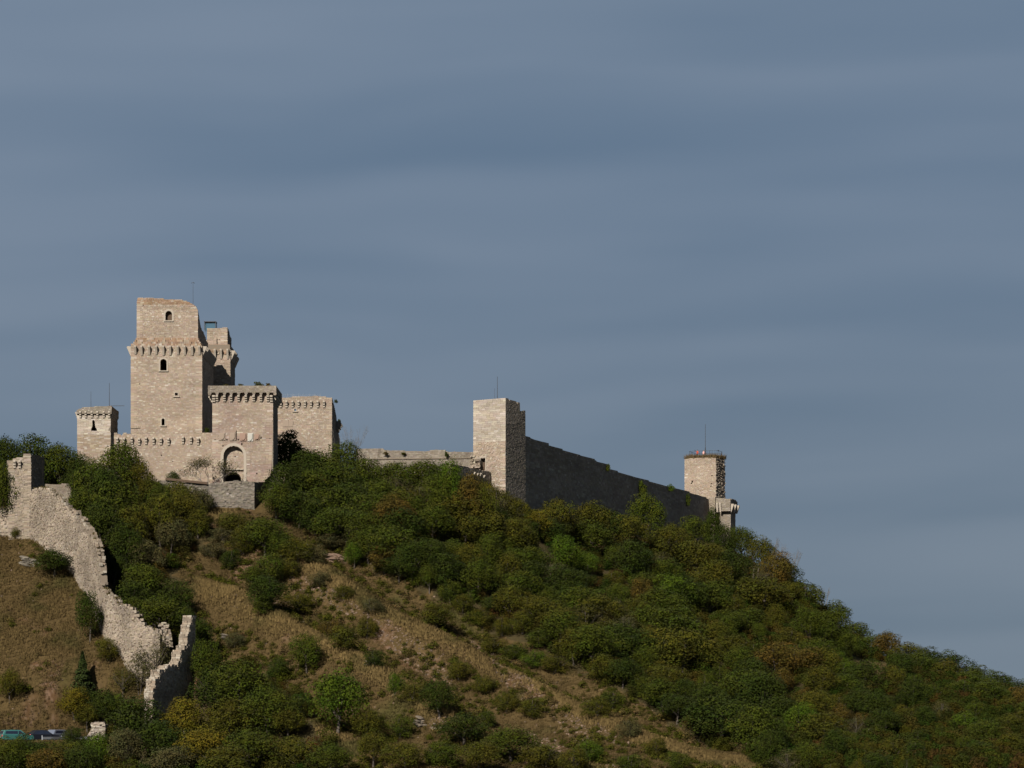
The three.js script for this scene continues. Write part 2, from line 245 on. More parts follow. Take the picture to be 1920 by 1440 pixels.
{
  const xs = [], zs = [], ax = (from, to, step, a) => { for (let x = from; x < to - 1e-6; x += step) a.push(x); };
  for (const x of [-5000, -2500, -1200, -700, -450, -320, -240, -180, -140, -118]) xs.push(x); ax(-104, 106, 0.8, xs); for (const x of [112, 125, 150, 190, 250, 340, 480, 750, 1300, 2600, 5000]) xs.push(x);
  for (const d of [-600, -300, -150, -60, 0, 30, 60, 100, 150, 200, 240, 262, 278, 290]) zs.push(d); ax(300, 520, 0.8, zs); for (const d of [526, 540, 560, 590, 630, 700, 800, 950, 1200, 1800, 3000, 6000]) zs.push(d);
  const nx = xs.length, nz = zs.length, pos = new Float32Array(nx * nz * 3), uv = new Float32Array(nx * nz * 2), idx = [];
  const X0 = -102, XW = 206, D0 = 300, DW = 206;
  for (let j = 0; j < nz; j++) for (let i = 0; i < nx; i++) { const k = j * nx + i; pos[k * 3] = xs[i]; pos[k * 3 + 1] = groundY(xs[i], zs[j]); pos[k * 3 + 2] = -zs[j]; uv[k * 2] = (xs[i] - X0) / XW; uv[k * 2 + 1] = (zs[j] - D0) / DW; if (i && j) { const a = k - nx - 1, b = k - nx, c = k - 1; idx.push(a, b, c, b, k, c); } }
  const g = new THREE.BufferGeometry(); g.setAttribute('position', new THREE.BufferAttribute(pos, 3)); g.setAttribute('uv', new THREE.BufferAttribute(uv, 2)); g.setIndex(idx); g.computeVertexNormals();
  const N = 1280, px = new Uint8Array(N * N * 4), enc = c => Math.round(255 * clamp(c <= 0.0031308 ? c * 12.92 : 1.055 * Math.pow(c, 1 / 2.4) - 0.055));
  const R = rng(77);
  const mask = new Uint8Array(512 * 512);                    // coarse look-up of what grows where
  for (let j = 0; j < 512; j++) for (let i = 0; i < 512; i++) { const x = X0 + (i + 0.5) / 512 * XW, d = D0 + (j + 0.5) / 512 * DW; mask[j * 512 + i] = (inWood(x, d) ? 1 : 0) | (SCREE.some(p => inPoly(p, x, d)) ? 2 : 0) | (GREENISH.some(p => inPoly(p, x, d)) ? 4 : 0); }
  for (let j = 0; j < N; j++) for (let i = 0; i < N; i++) {
    const x = X0 + (i + 0.5) / N * XW, d = D0 + (j + 0.5) / N * DW, wx = x + (noise(x / 1.3, d / 1.3, 3) - 0.5) * 2.4, wd = d + (noise(x / 1.3, d / 1.3, 6) - 0.5) * 2.4;
    const mk = mask[clamp(Math.floor((wd - D0) / DW * 512), 0, 511) * 512 + clamp(Math.floor((wx - X0) / XW * 512), 0, 511)];
    const a = fbm(x / 6, d / 6, 1, 3), b = noise(x / 0.9, d / 0.9, 2), f = R(), f2 = noise(x / 0.35, d / 0.35, 5);
    let r = lerp(0.052, 0.090, a * 0.6 + b * 0.4), gg = lerp(0.035, 0.062, a * 0.6 + b * 0.4), bb = lerp(0.0145, 0.026, a * 0.6 + b * 0.4);
    const green = clamp((fbm(x / 4.2, d / 4.2, 9, 3) - 0.5) * 4 + (mk & 4 ? 0.4 : 0) - 0.4); r = lerp(r, 0.046, green * 0.75); gg = lerp(gg, 0.044, green * 0.75); bb = lerp(bb, 0.013, green * 0.75);
    const scree = clamp((mk & 2 ? 0.75 : 0) + (fbm(x / 3.1, d / 3.1, 12, 3) - 0.63) * 5); if (scree > 0) { const st = f2 > 0.56 ? 1 : 0; r = lerp(r, st ? 0.125 : 0.088, scree); gg = lerp(gg, st ? 0.080 : 0.050, scree); bb = lerp(bb, st ? 0.052 : 0.026, scree); }
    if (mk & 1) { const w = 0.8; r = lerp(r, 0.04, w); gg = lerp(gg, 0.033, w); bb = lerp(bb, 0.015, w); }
    const gr = 0.72 + f * 0.34 + f2 * 0.22, k = (j * N + i) * 4; px[k] = enc(r * gr * 0.8); px[k + 1] = enc(gg * gr * 0.8); px[k + 2] = enc(bb * gr * 0.8); px[k + 3] = 255;
  }
  const t = new THREE.DataTexture(px, N, N, THREE.RGBAFormat); t.colorSpace = THREE.SRGBColorSpace; t.magFilter = t.minFilter = THREE.LinearFilter; t.wrapS = t.wrapT = THREE.MirroredRepeatWrapping; t.needsUpdate = true;
  const m = new THREE.Mesh(g, new THREE.MeshPhysicalMaterial({ map: t, roughness: 1, specularIntensity: 0.15 })); m.name = 'hillside'; m.userData = { kind: 'structure', label: 'dry grassy hillside below the castle', category: 'hillside' }; m.castShadow = m.receiveShadow = true; scene.add(m);
}
{ // the road with its asphalt, a real sheet just above the ground
  const f = bent(ROAD), p = [], idx = [], n = 90;
  for (let i = 0; i <= n; i++) for (const z of [-2.7, 2.7]) { const q = f.at(f.L * i / n, ROAD_Y + 0.03, z); p.push(...q); if (i && z > 0) { const k = i * 2; idx.push(k - 2, k - 1, k, k - 1, k + 1, k); } }
  const g = new THREE.BufferGeometry(); g.setAttribute('position', new THREE.Float32BufferAttribute(p, 3)); g.setIndex(idx); g.computeVertexNormals();
  const m = new THREE.Mesh(g, mat(0.075, 0.073, 0.072, 0.9)); m.name = 'road'; m.userData = { kind: 'structure', label: 'grey asphalt road curving at the foot of the slope', category: 'road' }; m.castShadow = m.receiveShadow = true; scene.add(m);
}

// ---------------------------------------------------------------- castle
const P = (u, d) => [PX(u, d), d];
function wallFace(p0, p1) {                          // plus: where a photo pixel falls on that wall
  const f = face(p0, p1), dx = p1[0] - p0[0], dd = p1[1] - p0[1];
  f.uv = (u, v) => { const k = (u - 960) / F, t = (k * p0[1] - p0[0]) / (dx - k * dd), d = p0[1] + dd * t; return [t * f.L, PY(v, d)]; };
  f.poly = pts => pts.map(p => f.uv(...p));
  f.rect = (u0, u1, v0, v1) => { const [a0, y1] = f.uv(u0, v0), [a1, y0] = f.uv(u1, v1); return rectP(a0, a1, y0, y1); };
  f.arch = (u0, u1, v0, v1) => { const [a0, y1] = f.uv(u0, v0), [a1, y0] = f.uv(u1, v1); return archP(a0, a1, y0, y1); };
  return f;
}
const drop = (L, y) => [[L, y], [0, y]];
const putlog = (f, u, v, s = 2.6) => f.rect(u - s / 2, u + s / 2, v - s / 2, v + s / 2);
let seedN = 100;
// adds core and stones of one wall plane to a thing
function wall(t, f, outline, holes = [], o = {}) {
  const T = o.T ?? 0.9; part(t, 'wall', slab(f, outline, holes, T, o.back ?? 0.05), o.core || M.core);
  const S = new Stones(); lay(S, f, outline, holes, { seed: seedN++, ...o }); part(t, 'wall_stones', S.geo(), vmat, { kind: 'stuff' });
}
function plain(t, f, outline, T = 0.9, m = M.core) { return part(t, 'wall', slab(f, outline, [], T, 0.05), m); }
function windowIn(t, f, hole, { grow = 0.22, shutter = null, m = M.pale } = {}) {
  const xs = hole.map(p => p[0]), ys = hole.map(p => p[1]), cx = (Math.min(...xs) + Math.max(...xs)) / 2, cy = (Math.min(...ys) + Math.max(...ys)) / 2, w = Math.max(...xs) - Math.min(...xs), h = Math.max(...ys) - Math.min(...ys);
  const outer = hole.map(([a, y]) => [cx + (a - cx) * (w + 2 * grow) / w, cy + (y - cy) * (h + 2 * grow) / h]);
  const fr = part(t, 'window_surround', surround(f, hole, outer), m);
  const sill = new THREE.BoxGeometry(w + 0.5, 0.14, 0.3); sill.translate(cx, Math.min(...ys) - 0.06, 0.02); part(fr, 'sill', onFace(f, sill), M.pale);
  if (shutter) { const s = new THREE.BoxGeometry(w, h, 0.08); s.translate(cx, cy, -0.55); part(t, 'shutter', onFace(f, s), shutter); }
}
const brickTint = (c, a, y, R) => R() < 0.6 ? [c[0] * 0.86, c[1] * 0.74, c[2] * 0.66] : c;
const ledgeStones = (t, faces, o) => { for (const f of faces) { const S = new Stones(); for (let k = 0; k < o.n; k++) { const y0 = o.y0 + (o.y1 - o.y0) * k / o.n, y1 = o.y0 + (o.y1 - o.y0) * (k + 1) / o.n, z = lerp(o.z0, o.z1, (k + 0.5) / o.n); lay(S, f, rectP(Math.min(0, -z) * -1 * 0 + Math.max(0, -z), f.L - Math.max(0, -z), y0, y1), [], { seed: seedN++, pal: 'warm', h: [y1 - y0, y1 - y0 + 0.01], out: z, tint: brickTint, rough: 0.12 }); } part(t, 'ledge_stones', S.geo(), vmat, { kind: 'stuff' }); } };
function boxPlan(u0, u1, d, depth) { const a = P(u0, d), b = P(u1, d); return { FL: a, FR: b, BR: [b[0], d + depth], BL: [a[0], d + depth] }; }

{ // ---- main keep
  const d = 400, q = boxPlan(245, 379, d, 15), yb = 34, yt = PY(648, d);
  const t = thing('main_keep', 'tallest square keep of pinkish stone with two arched windows and narrower top storey', 'tower', [(q.FL[0] + q.FR[0]) / 2, yb, -(d + 5)]);
  const f = wallFace(q.FL, q.FR), r = wallFace(q.FR, q.BR), l = wallFace(q.BL, q.FL), b = wallFace(q.BR, q.BL);
  const w2 = f.arch(300.5, 312.5, 673, 695), w3 = f.rect(328, 333.5, 736.5, 743), w4 = f.arch(303, 308.8, 784.5, 798);
  wall(t, f, rectP(0, f.L, yb, yt), [w2, w3, w4, putlog(f, 320, 600 + 90, 1.6), putlog(f, 262, 720, 1.4)], { quoin: 1 });
  wall(t, r, rectP(0, r.L, yb, yt), [r.rect(382, 383.5, 690, 694)], { quoin: 1 });
  plain(t, l, rectP(0, l.L, yb, yt)); plain(t, b, rectP(0, b.L, yb, yt));
  windowIn(t, f, w2); windowIn(t, f, w3, { grow: 0.14 }); windowIn(t, f, w4, { grow: 0.16 });
  for (const u of [254.2, 265.8, 280, 293.3, 306.7, 319.5, 333.8, 346.7, 360.8, 374.2]) part(t, 'corbel', corbelWedge(f, f.uv(u, 700)[0], PY(649, d), 1.5 - 0.25 * noise(u), 0.62, 0.30), M.pale);
  for (let k = 0; k < 12; k++) { part(t, 'corbel', corbelWedge(r, 0.45 + k * 1.2, PY(649, d), 1.45, 0.66, 0.34), M.pale); part(t, 'corbel', corbelWedge(l, l.L - 0.45 - k * 1.2, PY(649, d), 1.45, 0.62, 0.34), M.pale); }
  // broken sloping ledge above the corbels
  const ylo = yt, yhi = PY(632, d); ledgeStones(t, [f, r, l], { n: 4, y0: ylo, y1: yhi, z0: -0.05, z1: -0.85 });
  part(t, 'ledge', boxAt(q.FL[0] + 0.95, q.FR[0] - 0.95, ylo - 0.5, yhi - 0.05, d + 1.0, d + 14.2), M.brick);
  // top storey
  const d2 = 400.9, q2 = boxPlan(256, 371, d2, 13.4), F2 = wallFace(q2.FL, q2.FR), r2 = wallFace(q2.FR, q2.BR), l2 = wallFace(q2.BL, q2.FL), b2 = wallFace(q2.BR, q2.BL);
  const w1 = F2.arch(310.2, 322.6, 583, 601), y2 = PY(640, d2);
  const topL = jag(F2.poly([[371, 581], [367, 574], [360, 569], [352, 565], [340, 563], [310, 560.5], [280, 557.5], [258, 558.5], [256.3, 565]]), 5, 0.07, 0.5);
  wall(t, F2, [[0, y2], [F2.L, y2], ...topL], [w1, putlog(F2, 268.5, 573.5, 1.8), putlog(F2, 330.5, 574, 1.8), putlog(F2, 292.5, 594.5, 1.6)], { quoin: 1, tint: (c, a, y, R) => y > PY(572, d2) && R() < 0.75 ? [c[0] * 0.84, c[1] * 0.71, c[2] * 0.61] : c });
  const yr = PY(581, d2); wall(t, r2, [[0, y2], [r2.L, y2], [r2.L, yr - 3.3], ...jag([[r2.L, yr - 3.3], [11, yr - 3.0], [8, yr - 2.5], [5, yr - 2.3], [3.4, yr - 2.0], [2.2, yr - 1.2], [1, yr - 0.5], [0, yr]], 7, 0.1)], [], {});
  plain(t, l2, rectP(0, l2.L, y2, PY(565, d2))); plain(t, b2, rectP(0, b2.L, y2, yr - 3.4));
  windowIn(t, F2, w1, { shutter: M.wood, grow: 0.3 });
  part(t, 'floor_slab', boxAt(q2.FL[0] + 0.9, q2.FR[0] - 0.9, yr - 6, yr - 5.6, d2 + 0.95, d2 + 12.4), M.roofStuff);
}
{ // ---- rear tower
  const d = 418, q = boxPlan(386, 432, d, 7), yb = 36, yt = PY(664, d), f = wallFace(q.FL, q.FR), r = wallFace(q.FR, q.BR), l = wallFace(q.BL, q.FL), b = wallFace(q.BR, q.BL);
  const t = thing('rear_tower', 'slim square tower with a few corbels, half in the shadow of the tallest keep', 'tower', [(q.FL[0] + q.FR[0]) / 2, yb, -(d + 3.5)]);
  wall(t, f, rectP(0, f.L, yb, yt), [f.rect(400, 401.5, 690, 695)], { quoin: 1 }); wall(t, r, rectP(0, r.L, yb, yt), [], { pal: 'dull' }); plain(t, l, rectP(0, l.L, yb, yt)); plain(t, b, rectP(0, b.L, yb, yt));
  for (const u of [391.5, 403.3, 414.7, 427]) part(t, 'corbel', corbelWedge(f, f.uv(u, 700)[0], PY(655, d), 1.55, 0.55, 0.3), M.pale);
  for (let k = 0; k < 6; k++) part(t, 'corbel', corbelWedge(r, 0.5 + k * 1.2, PY(657 + (k > 3 ? 4 : 0), d), 1.6, 0.7, 0.4), M.pale);
  part(t, 'ledge', boxAt(q.FL[0] + 0.1, q.FR[0] - 0.1, yt - 0.1, PY(646, d), d + 0.06, d + 6.8), M.core);
  ledgeStones(t, [f, r], { n: 6, y0: yt, y1: PY(645, d), z0: 0.0, z1: -0.3 });
  const q2 = boxPlan(388, 426.5, d + 0.4, 6), F2 = wallFace(q2.FL, q2.FR), r2 = wallFace(q2.FR, q2.BR), l2 = wallFace(q2.BL, q2.FL), b2 = wallFace(q2.BR, q2.BL), y2 = PY(648, d);
  wall(t, F2, [[0, y2], [F2.L, y2], ...jag(F2.poly([[426.5, 614], [410, 615.5], [400, 616.5], [388, 616]]), 9, 0.06)], [F2.rect(406.3, 407.8, 635, 648), putlog(F2, 396, 651 - 4, 2.4), putlog(F2, 411, 637, 1.5)], { quoin: 1 });
  wall(t, r2, [[0, y2], [r2.L, y2], [r2.L, PY(624, d)], [3.4, PY(622, d)], [3, PY(616, d)], [0, PY(614, d)]], [], { pal: 'dull' }); plain(t, l2, rectP(0, l2.L, y2, PY(617, d))); plain(t, b2, rectP(0, b2.L, y2, PY(624, d)));
  part(t, 'roof', boxAt(q2.FL[0] + 0.9, q2.FR[0] - 0.9, PY(620, d) - 0.2, PY(620, d), d + 1.3, d + 5.5), M.roofStuff);
}
{ // ---- gate tower
  const d = 392, q = boxPlan(398, 512, d, 8), yb = 33.6, yt = PY(726, d), f = wallFace(q.FL, q.FR), r = wallFace(q.FR, q.BR), l = wallFace(q.BL, q.FL), b = wallFace(q.BR, q.BL);
  const t = thing('gate_tower', 'square gate tower with machicolated parapet, stone coats of arms and arched gate', 'tower', [(q.FL[0] + q.FR[0]) / 2, yb, -(d + 4)]);
  const big = f.arch(419, 457, 836, 906), holes = [[403.4, 824.6], [425.5, 824.6], [446.7, 824.2], [418.2, 835.2], [453.5, 832.5], [489.5, 821], [506.4, 821.8], [462, 888], [481.5, 888.3]].map(p => putlog(f, ...p));
  holes.push(f.rect(442.4, 443.8, 807, 826), f.rect(443.9, 448.6, 806.2, 807.6));
  const edge = f.poly([[508.5, 884], [506, 893], [500, 897], [497, 903], [488, 905]]);
  wall(t, f, [[0, yb], [f.uv(486, 900)[0], yb], ...edge.reverse(), ...[[f.L - 0.2, PY(870, d)], [f.L, PY(800, d)], [f.L, yt], [0, yt]]], [big, ...holes], { quoin: 1, tint: (c, a, y, R) => { const k = smooth(0.45, 0.75, noise(a * 0.35, y * 0.5, 31)); return [c[0] * (1 - 0.12 * k), c[1] * (1 - 0.16 * k), c[2] * (1 - 0.12 * k)]; } });
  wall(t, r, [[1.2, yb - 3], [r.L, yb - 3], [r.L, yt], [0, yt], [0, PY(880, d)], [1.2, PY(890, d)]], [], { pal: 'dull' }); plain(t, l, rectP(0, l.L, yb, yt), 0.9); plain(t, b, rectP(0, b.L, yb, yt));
  // recessed field of the big arch with the low gateway in it
  const g0 = f.uv(421, 902), g1 = f.uv(451, 883.5), low = archP(g0[0], g1[0], yb + 0.3, g1[1]), rf = wallFace([q.FL[0], d + 0.75], [q.FR[0], d + 0.75]);
  const [ba] = f.uv(417.5, 900), [bb] = f.uv(458.5, 900);
  wall(t, rf, rectP(ba, bb, yb, PY(834, d)), [low, putlog(f, 440, 854.5)], { T: 0.5, pal: 'warm' });
  part(t, 'arch_surround', surround(f, big, archP(big[0][0] - 0.42, big[1][0] + 0.42, big[0][1] - 0.05, PY(836, d) + 0.42, 16), 0.5, 0.05), M.pale);
  const ledge = new THREE.BoxGeometry(bb - ba - 0.5, 0.16, 0.34); ledge.translate((ba + bb) / 2, PY(879.5, d), -0.62); part(t, 'string_course', onFace(f, ledge), M.pale);
  const gr = new THREE.Group(); gr.name = 'gate_grille'; gr.position.set(...rf.at((g0[0] + g1[0]) / 2, yb + 0.3, -0.35).map((c, i) => c - t.position.getComponent(i))); t.add(gr);
  const gw = g1[0] - g0[0]; for (let k = 1; k < 9; k++) part(gr, 'bar', (() => { const g = new THREE.CylinderGeometry(0.03, 0.03, 2.4, 6); g.translate(-gw / 2 + gw * k / 9, 1.0, 0); return g; })(), M.wood, { world: false });
  for (let k = 0; k < 4; k++) part(gr, 'bar', new THREE.BoxGeometry(gw, 0.05, 0.05).translate(0, 0.4 + k * 0.5, 0), M.wood, { world: false });
  // stone shields above the arch
  const shield = (u0, u1, v0, v1, m, oval) => {
    const [a0, y1] = f.uv(u0, v0), [a1, y0] = f.uv(u1, v1), w = a1 - a0, h = y1 - y0; const fr = new THREE.BoxGeometry(w, h, 0.12); fr.translate((a0 + a1) / 2, (y0 + y1) / 2, 0.05); const plate = part(t, 'coat_of_arms', onFace(f, fr), m);
    const s = new THREE.Shape(); if (oval) s.absellipse(0, 0, w * 0.34, h * 0.4, 0, Math.PI * 2); else { s.moveTo(-w * 0.34, h * 0.36); s.lineTo(w * 0.34, h * 0.36); s.lineTo(w * 0.34, -h * 0.05); s.quadraticCurveTo(w * 0.3, -h * 0.32, 0, -h * 0.42); s.quadraticCurveTo(-w * 0.3, -h * 0.32, -w * 0.34, -h * 0.05); s.closePath(); }
    const g = new THREE.ExtrudeGeometry(s, { depth: 0.08, bevelEnabled: true, bevelSize: 0.03, bevelThickness: 0.03, bevelSegments: 2 }); g.translate((a0 + a1) / 2, (y0 + y1) / 2, 0.10); part(plate, 'shield', onFace(f, g), m);
  };
  shield(411, 422, 811.5, 825.5, M.arms); shield(431.5, 442, 810.5, 826, M.arms); shield(450, 462, 812, 826.5, M.armsPink); shield(464.5, 474.5, 812, 827.5, M.marble); shield(477.5, 486.5, 814, 824.5, M.armsPink, true);
  // machicolation: parapet on arches and stepped corbels, front and right side
  const out = 0.62, fp = wallFace([PX(390, d - out), d - out], [PX(518, d - out), d - out]), rp = wallFace([PX(518, d - out), d - out], [PX(518, d - out), d + 9]), lp = wallFace([PX(390, d - out), d + 9], [PX(390, d - out), d - out]);
  const scallop = (fa, marks, ytop, ylow, rise) => { const o = [[0, ylow]]; for (let i = 0; i + 1 < marks.length; i++) { const a0 = marks[i] + 0.15, a1 = marks[i + 1] - 0.15, c = (a0 + a1) / 2, rr = (a1 - a0) / 2; o.push([a0, ylow]); for (let k = 1; k < 8; k++) { const s = Math.PI * (1 - k / 8); o.push([c + rr * Math.cos(s), ylow + rise * Math.sin(s)]); } o.push([a1, ylow]); } o.push([fa.L, ylow], [fa.L, ytop], [0, ytop]); return o; };
  const ylow = PY(742, d), cu = [393.5, 407, 421, 433.5, 447.5, 461.2, 475.8, 489.4, 502.4, 515.5], marks = cu.map(u => fp.uv(u, 740)[0]), ptop = PY(724, d);
  wall(t, fp, scallop(fp, marks, ptop, ylow, 0.5), [], { T: 0.4, pal: 'dull', rough: 0.03, seed: 900 });
  const rm = []; for (let k = 0; k < 9; k++) rm.push(0.25 + k * 1.12); wall(t, rp, scallop(rp, rm, ptop, ylow, 0.5), [], { T: 0.4, pal: 'dull' });
  wall(t, lp, scallop(lp, rm, ptop, ylow, 0.5), [], { T: 0.4, pal: 'dull' });
  cu.slice(1, -1).forEach(u => part(t, 'corbel', corbelSteps(f, f.uv(u * 1 + 0.2, 740)[0], ylow, 0.95, out - 0.02, 0.34), M.pale));
  for (const a of [0.25, f.L - 0.25]) part(t, 'corbel', corbelSteps(f, a, ylow, 1.05, out - 0.02, 0.4), M.pale);
  for (let k = 0; k < 7; k++) { part(t, 'corbel', corbelSteps(r, 0.45 + k * 1.12, ylow, 1.0, 0.62, 0.34), M.pale); part(t, 'corbel', corbelSteps(l, l.L - 0.45 - k * 1.12, ylow, 1.0, 0.62, 0.34), M.pale); }
  part(t, 'roof', boxAt(PX(391.5, d), PX(516.5, d), ptop - 0.5, ptop - 0.15, d + 0.2, d + 8.4), M.roofStuff);
}
{ // ---- front curtain wall
  const d = 396, f = wallFace(P(206, d), P(399.5, d)), yb = 32.5, t = thing('front_curtain_wall', 'sunlit curtain wall with a row of stone brackets below the tallest keep', 'wall', [PX(300, d), yb, -d - 0.5]);
  const top = jag(f.poly([[399.5, 812], [370, 813], [330, 814.5], [290, 815], [246, 814], [232, 812], [228, 816], [218, 812], [206, 809]]), 21, 0.08, 0.5);
  wall(t, f, [[0, yb], [f.L, yb], ...top], [[256.3, 851], [324, 864.3], [302.7, 854.3], [373.5, 826], [359, 830]].map(p => putlog(f, ...p, 2)), { T: 3.4 });
  for (const u of [207.5, 220.3, 233.3, 247.5, 261.3, 274.2, 288.3, 302, 316.3, 343.3, 358.3, 371.7]) part(t, 'corbel', corbelSteps(f, f.uv(u, 830)[0], PY(819 + 3 * noise(u * 3.3), d), 1.15, 0.5, 0.3), M.pale);
}
{ // ---- left tower
  const d = 395.2, q = boxPlan(144.5, 207.5, d, 7), yb = 32, yt = PY(775, d), f = wallFace(q.FL, q.FR), r = wallFace(q.FR, q.BR), l = wallFace(q.BL, q.FL), b = wallFace(q.BR, q.BL);
  const t = thing('corner_tower', 'small white-grey square tower with broken window hole and two thin masts', 'tower', [(q.FL[0] + q.FR[0]) / 2, yb, -(d + 3.5)]);
  const hole = f.poly([[170.8, 808.3], [171, 804], [173.5, 798], [173, 789], [175, 787], [177.5, 790], [178.4, 800], [181.7, 805], [181.7, 807.5]]);
  wall(t, f, [[0, yb], [f.L, yb], [f.L, PY(810, d)], [f.L - 0.35, PY(806, d)], [f.L, PY(798, d)], [f.L, yt], [0, yt]], [hole], { pal: 'pale', len: [0.45, 1.1], quoin: 1, tint: (c, a, y, R) => y < PY(815, d) && R() < 0.7 ? [c[0] * 0.84, c[1] * 0.77, c[2] * 0.69] : c });
  wall(t, r, rectP(0, r.L, yb, yt), [], { pal: 'dull' }); plain(t, l, rectP(0, l.L, yb, yt)); plain(t, b, rectP(0, b.L, yb, yt));
  const o = 0.3, fp = wallFace([PX(143.5, d), d - o], [PX(209.5, d), d - o]), rp = wallFace([PX(209.5, d), d - o], [PX(209.5, d), d + 7]), lp = wallFace([PX(143.5, d), d + 7], [PX(143.5, d), d - o]);
  wall(t, fp, [[0, yt - 0.1], [fp.L, yt - 0.1], ...jag(fp.poly([[209.5, 761.5], [195, 762], [175, 762.5], [158, 763], [150, 766], [143.5, 769]]), 31, 0.06)], [], { T: 0.6, pal: 'dull' });
  wall(t, rp, rectP(0, rp.L, yt - 0.1, PY(761.5, d)), [], { T: 0.6, pal: 'dull' }); plain(t, lp, rectP(0, lp.L, yt - 0.1, PY(769, d)), 0.6);
  for (const u of [151, 161, 172.5, 183, 195, 205]) part(t, 'corbel', corbelSteps(f, f.uv(u, 775)[0], PY(771.5, d), 1.05, 0.42, 0.26), M.pale);
  for (let k = 0; k < 5; k++) { part(t, 'corbel', corbelSteps(r, 0.5 + k * 1.3, PY(772, d), 1.0, 0.34, 0.3), M.pale); part(t, 'corbel', corbelSteps(l, l.L - 0.5 - k * 1.3, PY(772, d), 1.0, 0.34, 0.3), M.pale); }
  part(t, 'roof', boxAt(q.FL[0] + 0.3, q.FR[0] - 0.3, PY(768, d) - 0.3, PY(768, d), d + 0.4, d + 6.6), M.roofStuff);
  const rod = new THREE.CylinderGeometry(0.04, 0.04, 2.4, 6); rod.rotateZ(Math.PI / 2); rod.translate(PX(217, d), PY(760, d) + 0.05, -d - 1); part(t, 'rail', rod, M.iron);
}
{ // ---- right block
  const d = 420, q = boxPlan(520, 622.5, d, 19), yb = 35, f = wallFace(q.FL, q.FR), r = wallFace(q.FR, q.BR), l = wallFace(q.BL, q.FL), b = wallFace(q.BR, q.BL), yt = PY(746, d);
  const t = thing('residential_block', 'broad low stone block with one small square window, beside the gate tower', 'building', [(q.FL[0] + q.FR[0]) / 2, yb, -(d + 9)]);
  const sq = f.rect(551.8, 555.4, 766.4, 771);
  wall(t, f, [[0, yb], [f.L, yb], ...jag(f.poly([[622.5, 746.5], [608, 744], [590, 742.5], [570, 743.5], [545, 745], [520, 746.5]]), 41, 0.05)], [sq], { pal: 'warm', quoin: 1 });
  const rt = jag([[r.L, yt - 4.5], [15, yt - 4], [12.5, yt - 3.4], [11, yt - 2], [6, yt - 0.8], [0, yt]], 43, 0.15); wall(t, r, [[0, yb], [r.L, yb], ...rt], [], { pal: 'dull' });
  plain(t, l, rectP(0, l.L, yb, yt - 0.5)); plain(t, b, rectP(0, b.L, yb, yt - 4.6));
  for (const u of [526.5, 537.4, 548.7, 560, 572, 583.3, 595.8, 607.5]) part(t, 'corbel', corbelSteps(f, f.uv(u, 755)[0], PY(752, d), 1.15, 0.48, 0.3), M.pale);
  for (const a of [9, 10.5, 12.5, 14]) part(t, 'corbel', corbelSteps(r, a, PY(778, d) , 1.4, 0.8, 0.5), M.coreGrey);
  windowIn(t, f, sq, { grow: 0.12 }); for (const [u0, u1, v0, v1] of [[530, 541, 787.5, 800], [541.2, 549.5, 789.5, 800]]) { const p = f.rect(u0, u1, v0, v1), g = new THREE.BoxGeometry(p[1][0] - p[0][0], p[2][1] - p[0][1], 0.1); g.translate((p[0][0] + p[1][0]) / 2, (p[0][1] + p[2][1]) / 2, 0.03); part(t, 'plaster_patch', onFace(f, g), M.arms); }
  part(t, 'roof', boxAt(q.FL[0] + 0.9, q.FR[0] - 0.9, yt - 5.2, yt - 4.9, d + 0.95, d + 18), M.roofStuff);
  const rl = thing('roof_railing', 'thin wire railing along the top of the low stone block', 'railing', [PX(560, d), yt, -d - 1.2]);
  for (let k = 0; k < 8; k++) part(rl, 'post', new THREE.CylinderGeometry(0.02, 0.02, 1.6, 5).translate(PX(528 + k * 10.2, d), PY(743, d) - 0.2, -d - 1.2), M.steel);
  for (const v of [738.8, 741]) { const c = new THREE.CylinderGeometry(0.012, 0.012, PX(600, d) - PX(528, d), 4); c.rotateZ(Math.PI / 2); c.translate((PX(600, d) + PX(528, d)) / 2, PY(v, d), -d - 1.2); part(rl, 'wire', c, M.steel); }
}
{ // ---- inner wall in the sun between block and polygonal tower
  const f = wallFace(P(668, 414), P(893, 412)), yb = 34, t = thing('inner_wall', 'low sunlit wall with a rough broken top, joining the block and the pale square tower', 'wall', [PX(780, 413), yb, -413.5]);
  const top = jag(f.poly([[893, 848], [860, 847.5], [836, 847], [834.5, 843], [816, 843], [814, 845], [790, 846], [769, 845.5], [745, 845], [720, 844], [718.5, 841.5], [690, 841.5], [668, 842]]), 51, 0.05, 0.8);
  const op = [f.arch(722.5, 737.5, 880, 900), f.arch(752, 766, 884, 902)];
  wall(t, f, [[0, yb], [f.L, yb], ...top], op, { T: 1.2, pal: 'dull' });
  const bk = wallFace(P(700, 416), P(790, 416)); plain(t, bk, rectP(0, bk.L, yb, PY(870, 416)), 0.5, M.coreGrey);
  const e = wallFace(P(668, 427), P(668, 414)); plain(t, e, rectP(0, e.L, yb, PY(843, 414)), 0.8, M.coreGrey);
  const band = new THREE.BoxGeometry(f.L - 1, 0.12, 0.16); band.translate(f.L / 2, PY(860, 413), 0.06); part(t, 'string_course', onFace(f, band), M.core);
}
const towerC = P(948, 398), towerL = [towerC[0] - 5.08, towerC[1] + 3.3], towerR = [towerC[0] + 3.2, towerC[1] + 4.95], towerB = [towerL[0] + 3.2, towerL[1] + 4.95];
